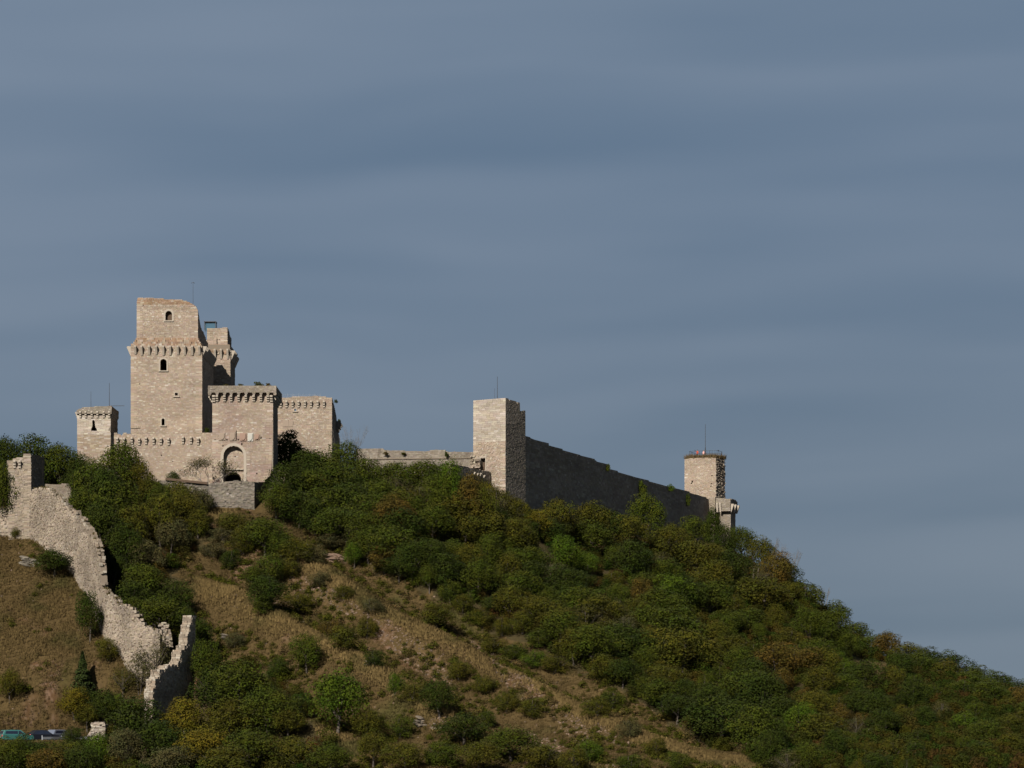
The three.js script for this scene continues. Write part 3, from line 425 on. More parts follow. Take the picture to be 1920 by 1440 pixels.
{ // ---- pale square tower turned by its corner
  const yb = 27, yt = PY(746, 398), f = wallFace(towerL, towerC), r = wallFace(towerC, towerR), b1 = wallFace(towerR, towerB), b2 = wallFace(towerB, towerL);
  const t = thing('pale_square_tower', 'pale square tower standing on edge at the head of the long dark wall', 'tower', [towerC[0] - 1, yb, -towerC[1] - 4]);
  const door = f.rect(901, 910.3, 858.5, 882.5);
  wall(t, f, rectP(0, f.L, PY(829, 400), yt), [], { pal: 'pale', len: [0.5, 1.2], h: [0.26, 0.32], rough: 0.012, quoin: 1, seed: 301 });
  wall(t, f, [[0, yb], [f.L, yb], [f.L, PY(829, 400)], [0, PY(829, 400)]], [door], { pal: 'warm', quoin: 1, rough: 0.05 });
  const cut = r.poly([[985, 770], [978, 771], [976, 783], [970, 790], [962, 796]]);
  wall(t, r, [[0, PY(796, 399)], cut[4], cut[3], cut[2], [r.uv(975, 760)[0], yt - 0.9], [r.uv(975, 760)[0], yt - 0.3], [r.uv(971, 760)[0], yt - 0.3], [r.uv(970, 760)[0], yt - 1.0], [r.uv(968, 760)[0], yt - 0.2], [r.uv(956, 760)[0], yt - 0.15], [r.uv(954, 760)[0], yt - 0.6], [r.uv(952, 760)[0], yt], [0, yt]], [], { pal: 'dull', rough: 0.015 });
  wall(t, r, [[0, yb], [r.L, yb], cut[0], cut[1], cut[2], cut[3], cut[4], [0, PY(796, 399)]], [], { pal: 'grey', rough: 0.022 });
  plain(t, b1, rectP(0, b1.L, yb, PY(775, 402))); plain(t, b2, rectP(0, b2.L, yb, yt - 0.1));
  part(t, 'roof', prism([[towerL[0] + 0.9, towerL[1] + 0.3], [towerC[0], towerC[1] + 1.1], [towerR[0] - 0.9, towerR[1]], [towerB[0], towerB[1] - 1.0]], yt - 2.2, yt - 1.9), M.roofStuff);
  const fr = surround(f, door, [[door[0][0] - 0.18, door[0][1] - 0.02], [door[1][0] + 0.18, door[1][1] - 0.02], [door[2][0] + 0.18, door[2][1] + 0.2], [door[3][0] - 0.18, door[3][1] + 0.2]], 0.5, 0.06); part(t, 'door_surround', fr, M.pale);
  const leaf = new THREE.BoxGeometry(door[1][0] - door[0][0], door[2][1] - door[0][1], 0.08); leaf.translate((door[0][0] + door[1][0]) / 2, (door[0][1] + door[2][1]) / 2, -0.75); part(t, 'door', onFace(f, leaf), M.wood);
  // torn stub of an older wall at the left foot
  const S = new Stones(), fs = wallFace([towerL[0] - 0.5, towerL[1] - 0.6], [towerL[0] + 1.1, towerL[1] - 1.3]); lay(S, fs, [[0, PY(884, 400)], [fs.L, PY(884, 400)], [fs.L, PY(868, 400)], [fs.L * 0.8, PY(857, 400)], [0.2, PY(853, 400)], [0, PY(862, 400)]], [], { seed: 77, pal: 'ruin', rough: 0.35, h: [0.2, 0.4] }); part(t, 'wall_stub', S.geo(), vmat, { kind: 'stuff' });
}
{ // ---- spur wall in shade at the foot of the pale tower
  const f = wallFace(P(848, 389), P(920, 399.2)), yb = 27, t = thing('spur_wall', 'short shaded wall with pale brackets running forward from the foot of the pale tower', 'wall', [PX(880, 394), yb, -394]);
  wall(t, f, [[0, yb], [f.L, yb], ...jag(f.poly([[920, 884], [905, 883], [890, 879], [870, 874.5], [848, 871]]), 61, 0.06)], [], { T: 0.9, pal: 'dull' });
  for (const [u, v] of [[889, 890], [895, 891], [900.5, 890], [907, 893]]) part(t, 'corbel', corbelSteps(f, f.uv(u, v)[0], PY(v - 2, 397), 0.45, 0.3, 0.18), M.pale);
}
const LW0 = P(984, 403.2), LW1 = P(1333, 482), longF = wallFace(LW0, LW1);
{ // ---- long curtain wall in shade
  const yb = 26, t = thing('long_curtain_wall', 'long dark curtain wall in shade running down the ridge to the outlying tower', 'wall', [PX(1150, 436), yb, -440]);
  const top = [[1333, 937], [1324, 934], [1310, 928], [1300, 926], [1283, 919.5], [1262, 915], [1240, 908.5], [1212, 901], [1185, 892.5], [1162, 886], [1146, 881.5], [1143.5, 880], [1143, 873], [1130, 869.5], [1119, 865], [1118.5, 863.5], [1089, 854.5], [1088.5, 853], [1070, 848], [1052, 843], [1051.5, 841.5], [1040, 838], [1029.5, 835], [1029, 833], [1009, 827.8], [1008.5, 826.5], [984, 817]];
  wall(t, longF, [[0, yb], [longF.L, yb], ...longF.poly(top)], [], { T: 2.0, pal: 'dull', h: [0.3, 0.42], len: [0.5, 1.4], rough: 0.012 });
  const e = wallFace(P(1327.5, 481), P(1341, 480.4)); wall(t, e, [[0, 28], [e.L, 28], [e.L, PY(932, 481)], [0, PY(934, 481)]], [], { pal: 'ruin', T: 1.5 });
}
{ // ---- outlying tower
  const C = P(1342, 484), L = [C[0] - 5.75, C[1] + 2.3], R_ = [C[0] + 1.95, C[1] + 2.9], B1 = [R_[0] - 0.8, R_[1] + 3.4], B2 = [L[0] + 1.2, L[1] + 4.2], yb = 30, yt = PY(858, 484);
  const t = thing('outlying_tower', 'small pinkish many-sided tower with railing on top at the end of the long wall', 'tower', [C[0] - 2, yb, -C[1] - 3]);
  const fs = [[L, C], [C, R_], [R_, B1], [B1, B2], [B2, L]].map(p => wallFace(...p)), hol = (f, l) => l.map(p => putlog(f, ...p));
  wall(t, fs[0], [[0, yb], [fs[0].L, yb], ...jag([[fs[0].L, yt], [3, yt + 0.1], [0, yt - 0.05]], 71, 0.06)], hol(fs[0], [[1298, 903], [1296.5, 906], [1334, 906.5], [1333, 912], [1335, 892]]), { pal: 'warm' });
  wall(t, fs[1], rectP(0, fs[1].L, yb, yt - 0.15), hol(fs[1], [[1350, 890], [1349, 897], [1347, 904], [1352, 893], [1355, 885], [1356, 916], [1350, 875]]), { pal: 'ruin', rough: 0.16 });
  wall(t, fs[2], rectP(0, fs[2].L, yb, yt - 0.6), [], { pal: 'ruin', rough: 0.16 }); plain(t, fs[3], rectP(0, fs[3].L, yb, yt - 0.3)); plain(t, fs[4], rectP(0, fs[4].L, yb, yt - 0.3));
  part(t, 'roof', prism([[L[0] + 0.5, L[1] + 0.1], [C[0], C[1] + 0.6], [R_[0] - 0.5, R_[1]], [B1[0], B1[1] - 0.5], [B2[0] + 0.3, B2[1] - 0.5]], yt - 0.3, yt + 0.02), M.roofStuff);
  // corbelled bastion at its right foot
  const s = thing('bastion', 'small corbelled stone bastion at the right foot of the outlying tower', 'tower', [PX(1362, 481), 29, -482]);
  const a0 = P(1349, 481), a1 = P(1370, 480.2), a2 = P(1379, 484.4), A = wallFace(a0, a1), B = wallFace(a1, a2), Z = wallFace([a0[0], a0[1] + 4], a0);
  wall(s, A, rectP(0, A.L, 29, PY(955, 480)), [], { pal: 'dull' }); wall(s, B, rectP(0, B.L, 29, PY(955, 480)), [], { pal: 'dull' }); plain(s, Z, rectP(0, Z.L, 29, PY(955, 480)));
  const c0 = P(1342, 480.4), c1 = P(1369.5, 479.4), c2 = P(1383, 484.2), D = wallFace(c0, c1), E = wallFace(c1, c2), G = wallFace([c0[0], c0[1] + 4], c0);
  wall(s, D, [[0, PY(952, 480)], [D.L * 0.3, PY(952, 480)], [D.L * 0.35, PY(958, 480)], [D.L, PY(958.5, 480)], ...jag([[D.L, PY(936, 480)], [D.L * 0.4, PY(934, 480)], [0, PY(933, 480)]], 81, 0.06)], [], { T: 0.5, pal: 'dull' });
  wall(s, E, [[0, PY(956, 480)], [E.L, PY(954, 482)], ...jag([[E.L, PY(939, 482)], [E.L * 0.5, PY(936, 481)], [0, PY(936, 480)]], 83, 0.1)], [], { T: 0.5, pal: 'grey' }); plain(s, G, rectP(0, G.L, PY(952, 480), PY(935, 480)), 0.5);
  for (const k of [0.12, 0.32]) part(s, 'corbel', corbelWedge(D, D.L * k, PY(943, 480), 1.7, 0.35, 0.3), M.pale);
  for (const k of [0.1, 0.45, 0.85]) part(s, 'corbel', corbelWedge(E, E.L * k, PY(946, 481), 1.5, 0.55, 0.4), M.pale);
}
{ // ---- terrace wall before the gate
  const d = 388.5, f = wallFace(P(296, d), P(477, d)), r = wallFace(P(477, d), P(512, 397)), yb = 28, t = thing('terrace_wall', 'grey rubble terrace wall below the arched gate', 'wall', [PX(390, d), yb, -d - 1]);
  const top = jag(f.poly([[477, 904], [460, 903], [440, 902], [420, 904], [398, 906], [389, 908], [340, 904.5], [296, 900]]), 91, 0.06);
  wall(t, f, [[0, yb], [f.L, yb], ...top], [], { T: 1.0, pal: 'grey', core: M.coreGrey, rough: 0.09 }); wall(t, r, [[0, yb], [r.L, yb], [r.L, PY(905, 397)], [0, PY(904, d)]], [], { T: 0.8, pal: 'grey', core: M.coreGrey });
  part(t, 'terrace_floor', prism([[PX(296, d), d + 1], [PX(476, d), d + 1], [PX(476, d) + 1.0, 395], [PX(296, d), 396.2]], 33.5, 35.45), M.roofStuff);
  const bm = new THREE.BoxGeometry(6.4, 0.34, 0.5); bm.rotateZ(-0.105); bm.translate(PX(350, d), PY(902.3, d), -d + 0.1); part(t, 'timber_beam', bm, M.wood);
}

// ---------------------------------------------------------------- ruined town wall climbing the slope on the left
let crestOf;
function interp(t, x) { if (x <= t[0][0]) return t[0][1]; for (let i = 1; i < t.length; i++) if (x <= t[i][0]) return lerp(t[i - 1][1], t[i][1], (x - t[i - 1][0]) / (t[i][0] - t[i - 1][0])); return t[t.length - 1][1]; }
{
  const base = [[38, 1004], [65, 1016], [92, 1036], [118, 1062], [140, 1085], [165, 1125], [180, 1165], [200, 1212], [235, 1250], [270, 1282], [300, 1300]].map(([u, v]) => { const d = onGround(u, v); return [PX(u, d), d]; });
  const f = bent(base), topUV = [[36, 925], [55, 921], [62, 918], [90, 920], [100.1, 924], [104.5, 932], [112.1, 941], [124, 953], [139, 966], [149, 975], [154, 985], [167, 998], [175, 1015], [181, 1035], [186, 1057], [187.5, 1075], [189, 1110], [204, 1120], [217, 1127], [224, 1136], [239, 1147], [251, 1154], [264, 1166], [272, 1175], [281, 1178], [289, 1185]];
  const t = thing('ruined_town_wall', 'ruined rubble town wall climbing the dry slope in steps', 'wall', [base[4][0], groundY(...base[4]) - 1, -base[4][1]]);
  const R = rng(5), tops = [], bots = [], n = Math.round(f.L / 0.45);
  for (let i = 0; i <= n; i++) { const a = f.L * i / n, p = f.at(a, 0, 0), d = -p[2], u = 960 + p[0] * F / d; tops.push([a, PY(interp(topUV, u), d) + (R() - 0.5) * 0.35 + (noise(a * 0.7, 3, 3) - 0.5) * 1.0]); bots.push([a, groundY(p[0], d) - 1.4]); }
  const T = 1.0, pos = [], idx = []; for (let i = 0; i <= n; i++) { const a = tops[i][0]; pos.push(...f.at(a, bots[i][1], -0.08), ...f.at(a, tops[i][1], -0.08), ...f.at(a, tops[i][1] - 0.15, -T), ...f.at(a, bots[i][1], -T)); if (i) for (let k = 0; k < 4; k++) { const A = (i - 1) * 4 + k, B = (i - 1) * 4 + (k + 1) % 4; idx.push(A, A + 4, B, B, A + 4, B + 4); } }
  const e = n * 4; idx.push(0, 1, 2, 0, 2, 3, e, e + 2, e + 1, e, e + 3, e + 2);
  let g = new THREE.BufferGeometry(); g.setAttribute('position', new THREE.Float32BufferAttribute(pos, 3)); g.setIndex(idx); g = g.toNonIndexed(); g.computeVertexNormals(); part(t, 'wall', g, M.core);
  const S = new Stones(); lay(S, f, [...bots, ...tops.slice().reverse()], [], { seed: 17, pal: 'ruin', rough: 0.07, h: [0.13, 0.23], len: [0.2, 0.5], tint: (c, a, y, R) => { const k = noise(a * 0.4, y * 0.4, 3) > 0.55 ? 0.8 : 1; return R() < 0.07 ? [c[0] * 0.45, c[1] * 0.42, c[2] * 0.4] : [c[0] * k, c[1] * k, c[2] * k]; } });
  // stones of the broken crest and of the core showing along it
  const R2 = rng(18); for (let i = 0; i < n; i++) for (let k = 0; k < 2; k++) { const a = tops[i][0] + R2() * 0.3, z = -0.15 - k * 0.5 - R2() * 0.2, y = lerp(tops[i][1], tops[i + 1][1], 0.5) - 0.05 + R2() * 0.16, l = 0.3 + R2() * 0.3, w = 0.25 + R2() * 0.2, hh = 0.16 + R2() * 0.14, q = []; for (const zz of [z + w / 2, z - w / 2]) for (const [aa, yy] of [[a, y - hh], [a + l, y - hh], [a + l, y + hh * 0.6], [a, y + hh * 0.6]]) q.push(f.at(aa, yy + (R2() - 0.5) * 0.08, zz)); const c = PAL.ruin[Math.floor(R2() * 7)]; const kv = 0.75 + R2() * 0.4; S.box(q, c.map(v => v * kv)); }
  crestOf = { f, tops };
  part(t, 'wall_stones', S.geo(), vmat, { kind: 'stuff' });
}
{ // stub of a wall tower at its head
  const f = wallFace(P(15.5, 375.6), P(58, 376)), r = wallFace(P(58, 376), P(83, 380.5)), l = wallFace(P(15.5, 381), P(15.5, 375.6)), b = wallFace(P(83, 380.5), P(15.5, 381)), yb = 23.5;
  const t = thing('wall_tower_stub', 'ruined square tower stub with two brackets, heading the town wall', 'ruin', [PX(40, 378), yb, -378]);
  wall(t, f, [[0, yb], [f.L, yb], ...jag(f.poly([[58, 940], [58.5, 900], [57.5, 851], [44, 852], [43, 858], [24, 859], [23, 866], [15.5, 868]]), 95, 0.05)], [], { pal: 'ruin', quoin: 1, rough: 0.06 });
  wall(t, r, [[0, yb], [r.L, yb], ...r.poly([[83, 858], [72, 854], [58, 852]])], [], { pal: 'grey', rough: 0.06 }); plain(t, l, rectP(0, l.L, yb, PY(868, 376))); plain(t, b, rectP(0, b.L, yb, PY(862, 379)));
  for (const u of [27.5, 37]) part(t, 'corbel', corbelSteps(f, f.uv(u, 870)[0], PY(864, 376), 1.2, 0.5, 0.3), M.pale);
}
{ // wall running on to the left of it
  const f = wallFace(P(-120, 377), P(16, 376)), t = thing('low_ruined_wall', 'low pale ruined wall left of the wall tower stub', 'wall', [PX(-50, 376), 22, -376.5]);
  wall(t, f, [[0, 21], [f.L, 21], ...jag(f.poly([[16, 952], [2, 955], [-40, 958], [-120, 962]]), 96, 0.15)], [], { pal: 'ruin', rough: 0.08 });
  const f2 = wallFace(P(86, 386), P(134, 387.5)), t2 = thing('low_garden_wall', 'low broken wall among trees right of the wall tower stub', 'wall', [PX(110, 386), 29, -386.5]);
  wall(t2, f2, [[0, 28.5], [f2.L, 28.5], ...jag(f2.poly([[134, 906], [112, 907.5], [86, 907]]), 97, 0.08)], [], { pal: 'ruin', T: 0.8 });
}
{ // broken corner of a tower near the foot of the wall
  const f = wallFace(P(284, 334), P(366, 346)), t = thing('broken_tower_corner', 'tall broken sliver of a tower with a stepped edge, its face in deep shade', 'ruin', [PX(330, 341), -1, -341]), T = 1.25;
  const left = jag(f.poly([[287, 1320], [288, 1292], [291, 1289], [291.5, 1272], [299, 1270], [300, 1258], [313, 1255], [314, 1249], [333, 1246], [335, 1240], [338, 1238], [338.5, 1222], [346, 1219], [347, 1212], [351, 1209], [352.5, 1190], [354.5, 1188], [356, 1170], [358.5, 1168], [360, 1154]]), 98, 0.14, 0.5), right = f.poly([[363, 1154], [366, 1158], [367, 1240]]);
  const o = [[left[0][0], -2], ...left, ...right, [f.L + 0.2, -2]].reverse();
  part(t, 'wall', slab(f, o, [], T, 0.05), M.core);
  const S = new Stones(); lay(S, f, o, [], { seed: 19, pal: 'ruin', rough: 0.1, h: [0.2, 0.3] });
  const R = rng(44); let y = -1; const top = Math.max(...o.map(p => p[1]));
  while (y < top - 0.15) { const hh = 0.2 + R() * 0.12, xs = crossings(o, y + hh / 2).sort((a, b) => a - b); if (xs.length) { let z = 0.02; while (z > -T) { const w = 0.35 + R() * 0.35, l = 0.7 + R() * 0.8, a0 = xs[0] - 0.06 - R() * 0.12, z1 = Math.max(z - w, -T - 0.05), q = []; const J = () => (R() - 0.5) * 0.06;
    for (const aa of [a0, a0 + l]) for (const [yy, zz] of [[y + 0.02, z1 + 0.02], [y + 0.02, z - 0.02], [y + hh, z - 0.02], [y + hh, z1 + 0.02]]) q.push(f.at(aa + J(), yy + J() * 0.5, zz)); const c = PAL.ruin[Math.floor(R() * 7)]; const kv = 0.8 + R() * 0.3; S.box(q, c.map(v => v * kv)); z = z1; } } y += hh; }
  part(t, 'wall_stones', S.geo(), vmat, { kind: 'stuff' });
  // lumps of fallen wall behind it
  const k = thing('wall_fragment', 'jagged lump of fallen wall at the lower end of the town wall', 'ruin', [PX(309, 349), PY(1200, 349), -349]), kf = wallFace(P(295, 349), P(324, 349.3));
  wall(k, kf, kf.poly([[296, 1215], [325, 1215], [322, 1192], [319, 1180], [315, 1178], [318, 1171], [308, 1166], [302, 1168], [296, 1172], [297, 1176], [303, 1176], [299, 1190]]), [], { T: 1.2, pal: 'ruin', rough: 0.2 });
  const d = 330, pf = wallFace(P(160, d), P(197, d + 0.3)), pr = wallFace(P(197, d + 0.3), P(204, d + 3.5)), pt = thing('ruined_wall_pier', 'short ruined stone pier beside the road, capped with grass', 'ruin', [PX(180, d), -4, -d - 1]);
  wall(pt, pf, [[0, -5], [pf.L, -5], ...jag(pf.poly([[197, 1380], [197.5, 1362], [196, 1354], [178, 1354], [169, 1357], [172, 1365], [168, 1373], [164, 1378], [161, 1392]]), 99, 0.04, 0.4)], [], { T: 1.6, pal: 'pale', rough: 0.14 });
  wall(pt, pr, rectP(0, pr.L, -5, PY(1357, d)), [], { T: 1.2, pal: 'grey', rough: 0.1 });
}

// ---------------------------------------------------------------- foliage
class Leaves {
  constructor() { this.p = []; this.n = []; this.c = []; this.i = []; }
  leaf(x, y, z, nx, ny, nz, s, R, c) {
    let l = Math.hypot(nx, ny, nz) || 1; nx /= l; ny /= l; nz /= l;
    let ax = R() - 0.5, ay = R() - 0.5, az = R() - 0.5, ux = ny * az - nz * ay, uy = nz * ax - nx * az, uz = nx * ay - ny * ax; l = Math.hypot(ux, uy, uz) || 1; ux /= l; uy /= l; uz /= l;
    const vx = ny * uz - nz * uy, vy = nz * ux - nx * uz, vz = nx * uy - ny * ux, b = this.p.length / 3, w = s * (0.42 + R() * 0.25);
    for (const [a, e, o] of [[s, 0, -0.1], [0, w, 0.12], [-s, 0, -0.1], [0, -w, 0.12]]) { this.p.push(x + ux * a + vx * e + nx * o * s, y + uy * a + vy * e + ny * o * s, z + uz * a + vz * e + nz * o * s); this.n.push(nx, ny, nz); this.c.push(...c); }
    this.i.push(b, b + 1, b + 2, b, b + 2, b + 3);
  }
  geo() { return Stones.prototype.geo.call(this); }
}
function leafTone(R, base) { const v = base * (0.8 + R() * 0.4), h = (R() - 0.5) * 0.16; return [v * (1 + h), v, v * (1 - h * 0.5)]; }
// crowns fill x, z in -0.5..0.5 and y in 0..1; clumps of leaves with gaps between
function crownGeo(seed, { n = 3400, clumps = 24, low = 0.0, leaf = 0.024, spread = 1, squat = 1, big = 1 } = {}) {
  const R = rng(seed), L = new Leaves(), cs = [], mid = lerp(low, 1, 0.46), hh = (1 - low) * 0.5;
  for (let k = 0; k < clumps; k++) {          // clumps over an uneven dome, most of them near its outside
    const y = 1 - 1.75 * (k + R()) / clumps, a = k * 2.39996 + R() * 1.4, ring = Math.sqrt(Math.max(0.05, 1 - y * y)) * (1 - 0.28 * Math.max(0, y)), q = 0.55 + 0.5 * R(), r = (0.105 + R() * 0.085) * big;
    cs.push({ x: Math.cos(a) * ring * q * (0.5 - r * 0.7) * spread, y: clamp(mid + y * q * (hh - r * 0.4), low + r * 0.5, 1 - r * 0.7), z: Math.sin(a) * ring * q * (0.5 - r * 0.7) * spread, r, t: 0.80 + R() * 0.4, h: (R() - 0.5) * 0.3 });
  }
  cs.push({ x: 0, y: mid, z: 0, r: 0.27, t: 0.85, h: 0 }, { x: 0.05, y: lerp(low, 1, 0.25), z: 0, r: 0.25, t: 0.85, h: 0 });
  const W = cs.map(c => c.r * c.r), tot = W.reduce((x, y) => x + y, 0);
  for (let k = 0; k < n; k++) {
    let pick = R() * tot, ci = 0; while (ci < cs.length - 1 && (pick -= W[ci]) > 0) ci++;
    const c = cs[ci]; let dx = R() * 2 - 1, dy = R() * 2 - 1, dz = R() * 2 - 1; const l = Math.hypot(dx, dy, dz); if (l > 1 || l < 0.05) { k--; continue; } dx /= l; dy /= l; dz /= l; if (dy < -0.4 && R() < 0.6) dy = -dy;
    const rr = c.r * (0.6 + 0.5 * Math.sqrt(R())) * (1 + 0.5 * (noise(dx * 3 + seed, dy * 3, dz * 3 + c.x * 9) - 0.4)), t = leafTone(R, c.t);
    L.leaf(c.x + dx * rr, clamp(c.y + dy * rr * squat, 0.005, 1.06), c.z + dz * rr, dx * 1.2 + (R() - 0.5) * 1.0, dy * 1.2 + 0.15 + (R() - 0.5) * 1.0, dz * 1.2 + (R() - 0.5) * 1.0, leaf * (0.65 + R() * 0.7), R, [t[0] * (1 + c.h), t[1], t[2]]);
  }
  return L.geo();
}
function limb(pts, r0, r1, sides = 5) {      // tapered limb along points
  const c = new THREE.CatmullRomCurve3(pts.map(p => new THREE.Vector3(...p))), n = Math.max(2, pts.length * 2 - 1), g = new THREE.TubeGeometry(c, n, 1, sides), P_ = g.attributes.position;
  for (let i = 0; i <= n; i++) { const o = c.getPointAt(i / n), r = lerp(r0, r1, i / n); for (let k = 0; k <= sides; k++) { const j = i * (sides + 1) + k; P_.setXYZ(j, o.x + (P_.getX(j) - o.x) * r, o.y + (P_.getY(j) - o.y) * r, o.z + (P_.getZ(j) - o.z) * r); } }
  return g;
}
function trunkGeo(seed, { stems = 1, low = 0.3 } = {}) {
  const R = rng(seed), gs = [];
  for (let s = 0; s < stems; s++) {
    const lean = (R() - 0.5) * 0.14, lz = (R() - 0.5) * 0.14, bx = stems > 1 ? (R() - 0.5) * 0.12 : 0; gs.push(limb([[bx, -0.08, 0], [bx + lean * 0.4, low * 0.6, lz * 0.4], [bx + lean, low + 0.2, lz], [bx + lean * 1.4, 0.8, lz * 1.5]], stems > 1 ? 0.016 : 0.03, 0.006));
    for (let k = 0; k < 4; k++) { const a = R() * 6.283, y = low * 0.7 + R() * 0.2; gs.push(limb([[bx + lean * 0.6, y, lz * 0.6], [bx + Math.cos(a) * 0.14, y + 0.16, Math.sin(a) * 0.14], [bx + Math.cos(a) * 0.3, y + 0.28 + R() * 0.1, Math.sin(a) * 0.3]], 0.013, 0.004, 4)); }
  }
  return mergeGeometries(gs);
}
const leafMat = (r, g, b) => new THREE.MeshPhysicalMaterial({ color: new THREE.Color().setRGB(r * 0.8, g * 0.8, b * 0.8), vertexColors: true, roughness: 1, specularIntensity: 0.15, transmission: 0.22, thickness: 0, side: THREE.DoubleSide });
const LEAF = { dark: leafMat(0.029, 0.041, 0.0035), mid: leafMat(0.046, 0.058, 0.0042), bright: leafMat(0.052, 0.080, 0.0045), olive: leafMat(0.061, 0.059, 0.005), yellow: leafMat(0.100, 0.082, 0.006), russet: leafMat(0.076, 0.053, 0.008), grey: leafMat(0.070, 0.064, 0.022) };
const WORDS = { dark: 'dark green', mid: 'mid green', bright: 'bright green', olive: 'olive green', yellow: 'yellowing', russet: 'russet brown', grey: 'greyish' };
const bark = mat(0.065, 0.052, 0.04), barkGrey = mat(0.13, 0.115, 0.10);
const TREES = [], BUSHES = [], LOOSE = [];
for (let k = 0; k < 5; k++) TREES.push({ crown: crownGeo(11 + k, { low: 0.02 + 0.05 * k, clumps: 26 + k * 4, n: 6500, leaf: 0.0175 }), trunk: trunkGeo(60 + k, { low: 0.25 }) });
for (let k = 0; k < 4; k++) BUSHES.push({ crown: crownGeo(31 + k, { low: -0.12, clumps: 22 + 2 * k, n: 5500, leaf: 0.019 }), trunk: trunkGeo(80 + k, { stems: 3, low: 0.15 }) });
for (let k = 0; k < 3; k++) LOOSE.push({ crown: crownGeo(51 + k, { low: 0.0, clumps: 34, n: 3200, leaf: 0.014, spread: 1.1, big: 0.85 }), trunk: trunkGeo(95 + k, { stems: 4, low: 0.2 }) });
let treeSeed = 1; const RT = rng(2024);
function plant(forms, tone, x, d, w, h, label, name, group, y = groundY(x, d)) {
  const f = forms[Math.floor(RT() * forms.length)], t = thing(name, label, name.includes('tree') ? 'tree' : 'bush', [x, y, -d], group);
  const tr = new THREE.Mesh(f.trunk, bark), cr = new THREE.Mesh(f.crown, LEAF[tone]); tr.name = forms === TREES ? 'trunk' : 'stems'; cr.name = forms === TREES ? 'crown' : 'foliage'; t.add(tr, cr);
  t.rotation.y = RT() * 6.283; t.scale.set(w * 1.12, h * 1.05, w * 1.12 * (0.85 + RT() * 0.3)); t.rotation.z = (RT() - 0.5) * 0.16; return shadows(t);
}
// by photo pixels: column, row of the top, row of the foot on the hill, width
function plantAt(u, vTop, vFoot, w, tone, where, { forms, d, kind, group } = {}) {
  const dd = d ?? onGround(u, vFoot) ?? 480, x = PX(u, dd), y = d ? groundY(x, dd) : PY(vFoot, dd), h = PY(vTop, dd) - y, k = dd / F, big = h > 3.6;
  const fm = forms || (big ? TREES : BUSHES), nm = kind || (fm === TREES ? 'broadleaf_tree' : 'bush');
  return plant(fm, tone, x, dd, w * k, h, `${WORDS[tone]} ${nm === 'bush' ? (fm === LOOSE ? 'straggly bush' : 'rounded bush') : 'leafy tree'} ${where}`, nm, group || `plants ${where}`, y);
}
const put = (list, where, o) => list.forEach(a => plantAt(...a, where, o));
put([[10, 824, 905, 85, 'dark'], [62, 817, 895, 100, 'dark'], [112, 836, 915, 80, 'mid'], [150, 850, 915, 60, 'dark'], [-40, 815, 905, 100, 'dark']], 'behind the wall tower stub', { d: 391 });
put([[226, 834, 945, 100, 'mid'], [180, 862, 965, 95, 'mid'], [262, 862, 955, 60, 'olive'], [138, 880, 945, 60, 'dark'], [203, 880, 1000, 100, 'dark'], [282, 898, 960, 60, 'olive']], 'before the front curtain wall');
put([[215, 905, 1015, 110, 'mid'], [190, 945, 1055, 90, 'dark'], [250, 950, 1040, 85, 'olive'], [300, 925, 1030, 85, 'olive'], [168, 915, 995, 80, 'mid'], [232, 990, 1085, 85, 'dark'], [345, 925, 1000, 80, 'olive'], [372, 955, 1010, 60, 'olive'], [320, 975, 1045, 70, 'grey'], [335, 903, 968, 75, 'olive'], [374, 918, 968, 60, 'grey'], [302, 905, 972, 65, 'mid'], [270, 1010, 1080, 80, 'grey'], [212, 1040, 1100, 60, 'dark']], 'on the slope below the curtain wall');
put([[270, 1058, 1140, 105, 'mid'], [328, 1088, 1155, 80, 'dark'], [245, 1088, 1150, 80, 'dark'], [300, 1120, 1195, 110, 'mid'], [345, 1138, 1185, 60, 'dark'], [250, 1120, 1170, 70, 'mid'], [375, 1160, 1240, 55, 'dark'], [388, 1200, 1295, 70, 'mid']], 'beside the ruined town wall');
put([[432, 1028, 1068, 44, 'dark'], [497, 972, 1045, 95, 'mid'], [462, 985, 1032, 60, 'olive'], [508, 1036, 1100, 70, 'mid'], [500, 1080, 1145, 85, 'dark'], [440, 962, 1008, 70, 'olive'], [478, 1062, 1110, 55, 'mid'], [560, 1010, 1060, 70, 'olive'], [590, 1020, 1055, 60, 'grey']], 'below the terrace wall');
put([[664, 1018, 1066, 46, 'bright'], [730, 983, 1055, 115, 'mid'], [748, 1038, 1092, 75, 'dark'], [690, 985, 1030, 70, 'olive'], [620, 1000, 1030, 60, 'grey'], [790, 1040, 1090, 70, 'olive']], 'at the edge of the wood');
put([[650, 1168, 1218, 75, 'olive'], [618, 1160, 1195, 60, 'russet'], [575, 1188, 1262, 62, 'mid'], [520, 1228, 1275, 48, 'dark'], [742, 1258, 1302, 38, 'bright'], [775, 1278, 1315, 65, 'olive'], [825, 1275, 1345, 70, 'dark'], [1002, 1218, 1252, 55, 'bright'], [965, 1203, 1236, 55, 'mid'], [1040, 1225, 1262, 60, 'olive'], [690, 1155, 1195, 50, 'olive']], 'on the open slope');
put([[632, 1262, 1378, 105, 'bright'], [690, 1330, 1385, 70, 'olive'], [870, 1340, 1398, 95, 'dark'], [915, 1328, 1362, 45, 'mid'], [960, 1365, 1428, 110, 'mid'], [1020, 1390, 1440, 80, 'olive'], [900, 1390, 1448, 90, 'olive'], [830, 1385, 1440, 80, 'mid'], [760, 1390, 1448, 90, 'olive'], [700, 1375, 1440, 80, 'olive'], [1100, 1385, 1430, 60, 'bright'], [1075, 1400, 1448, 70, 'olive'], [1180, 1412, 1450, 60, 'mid']], 'on the lower slope');
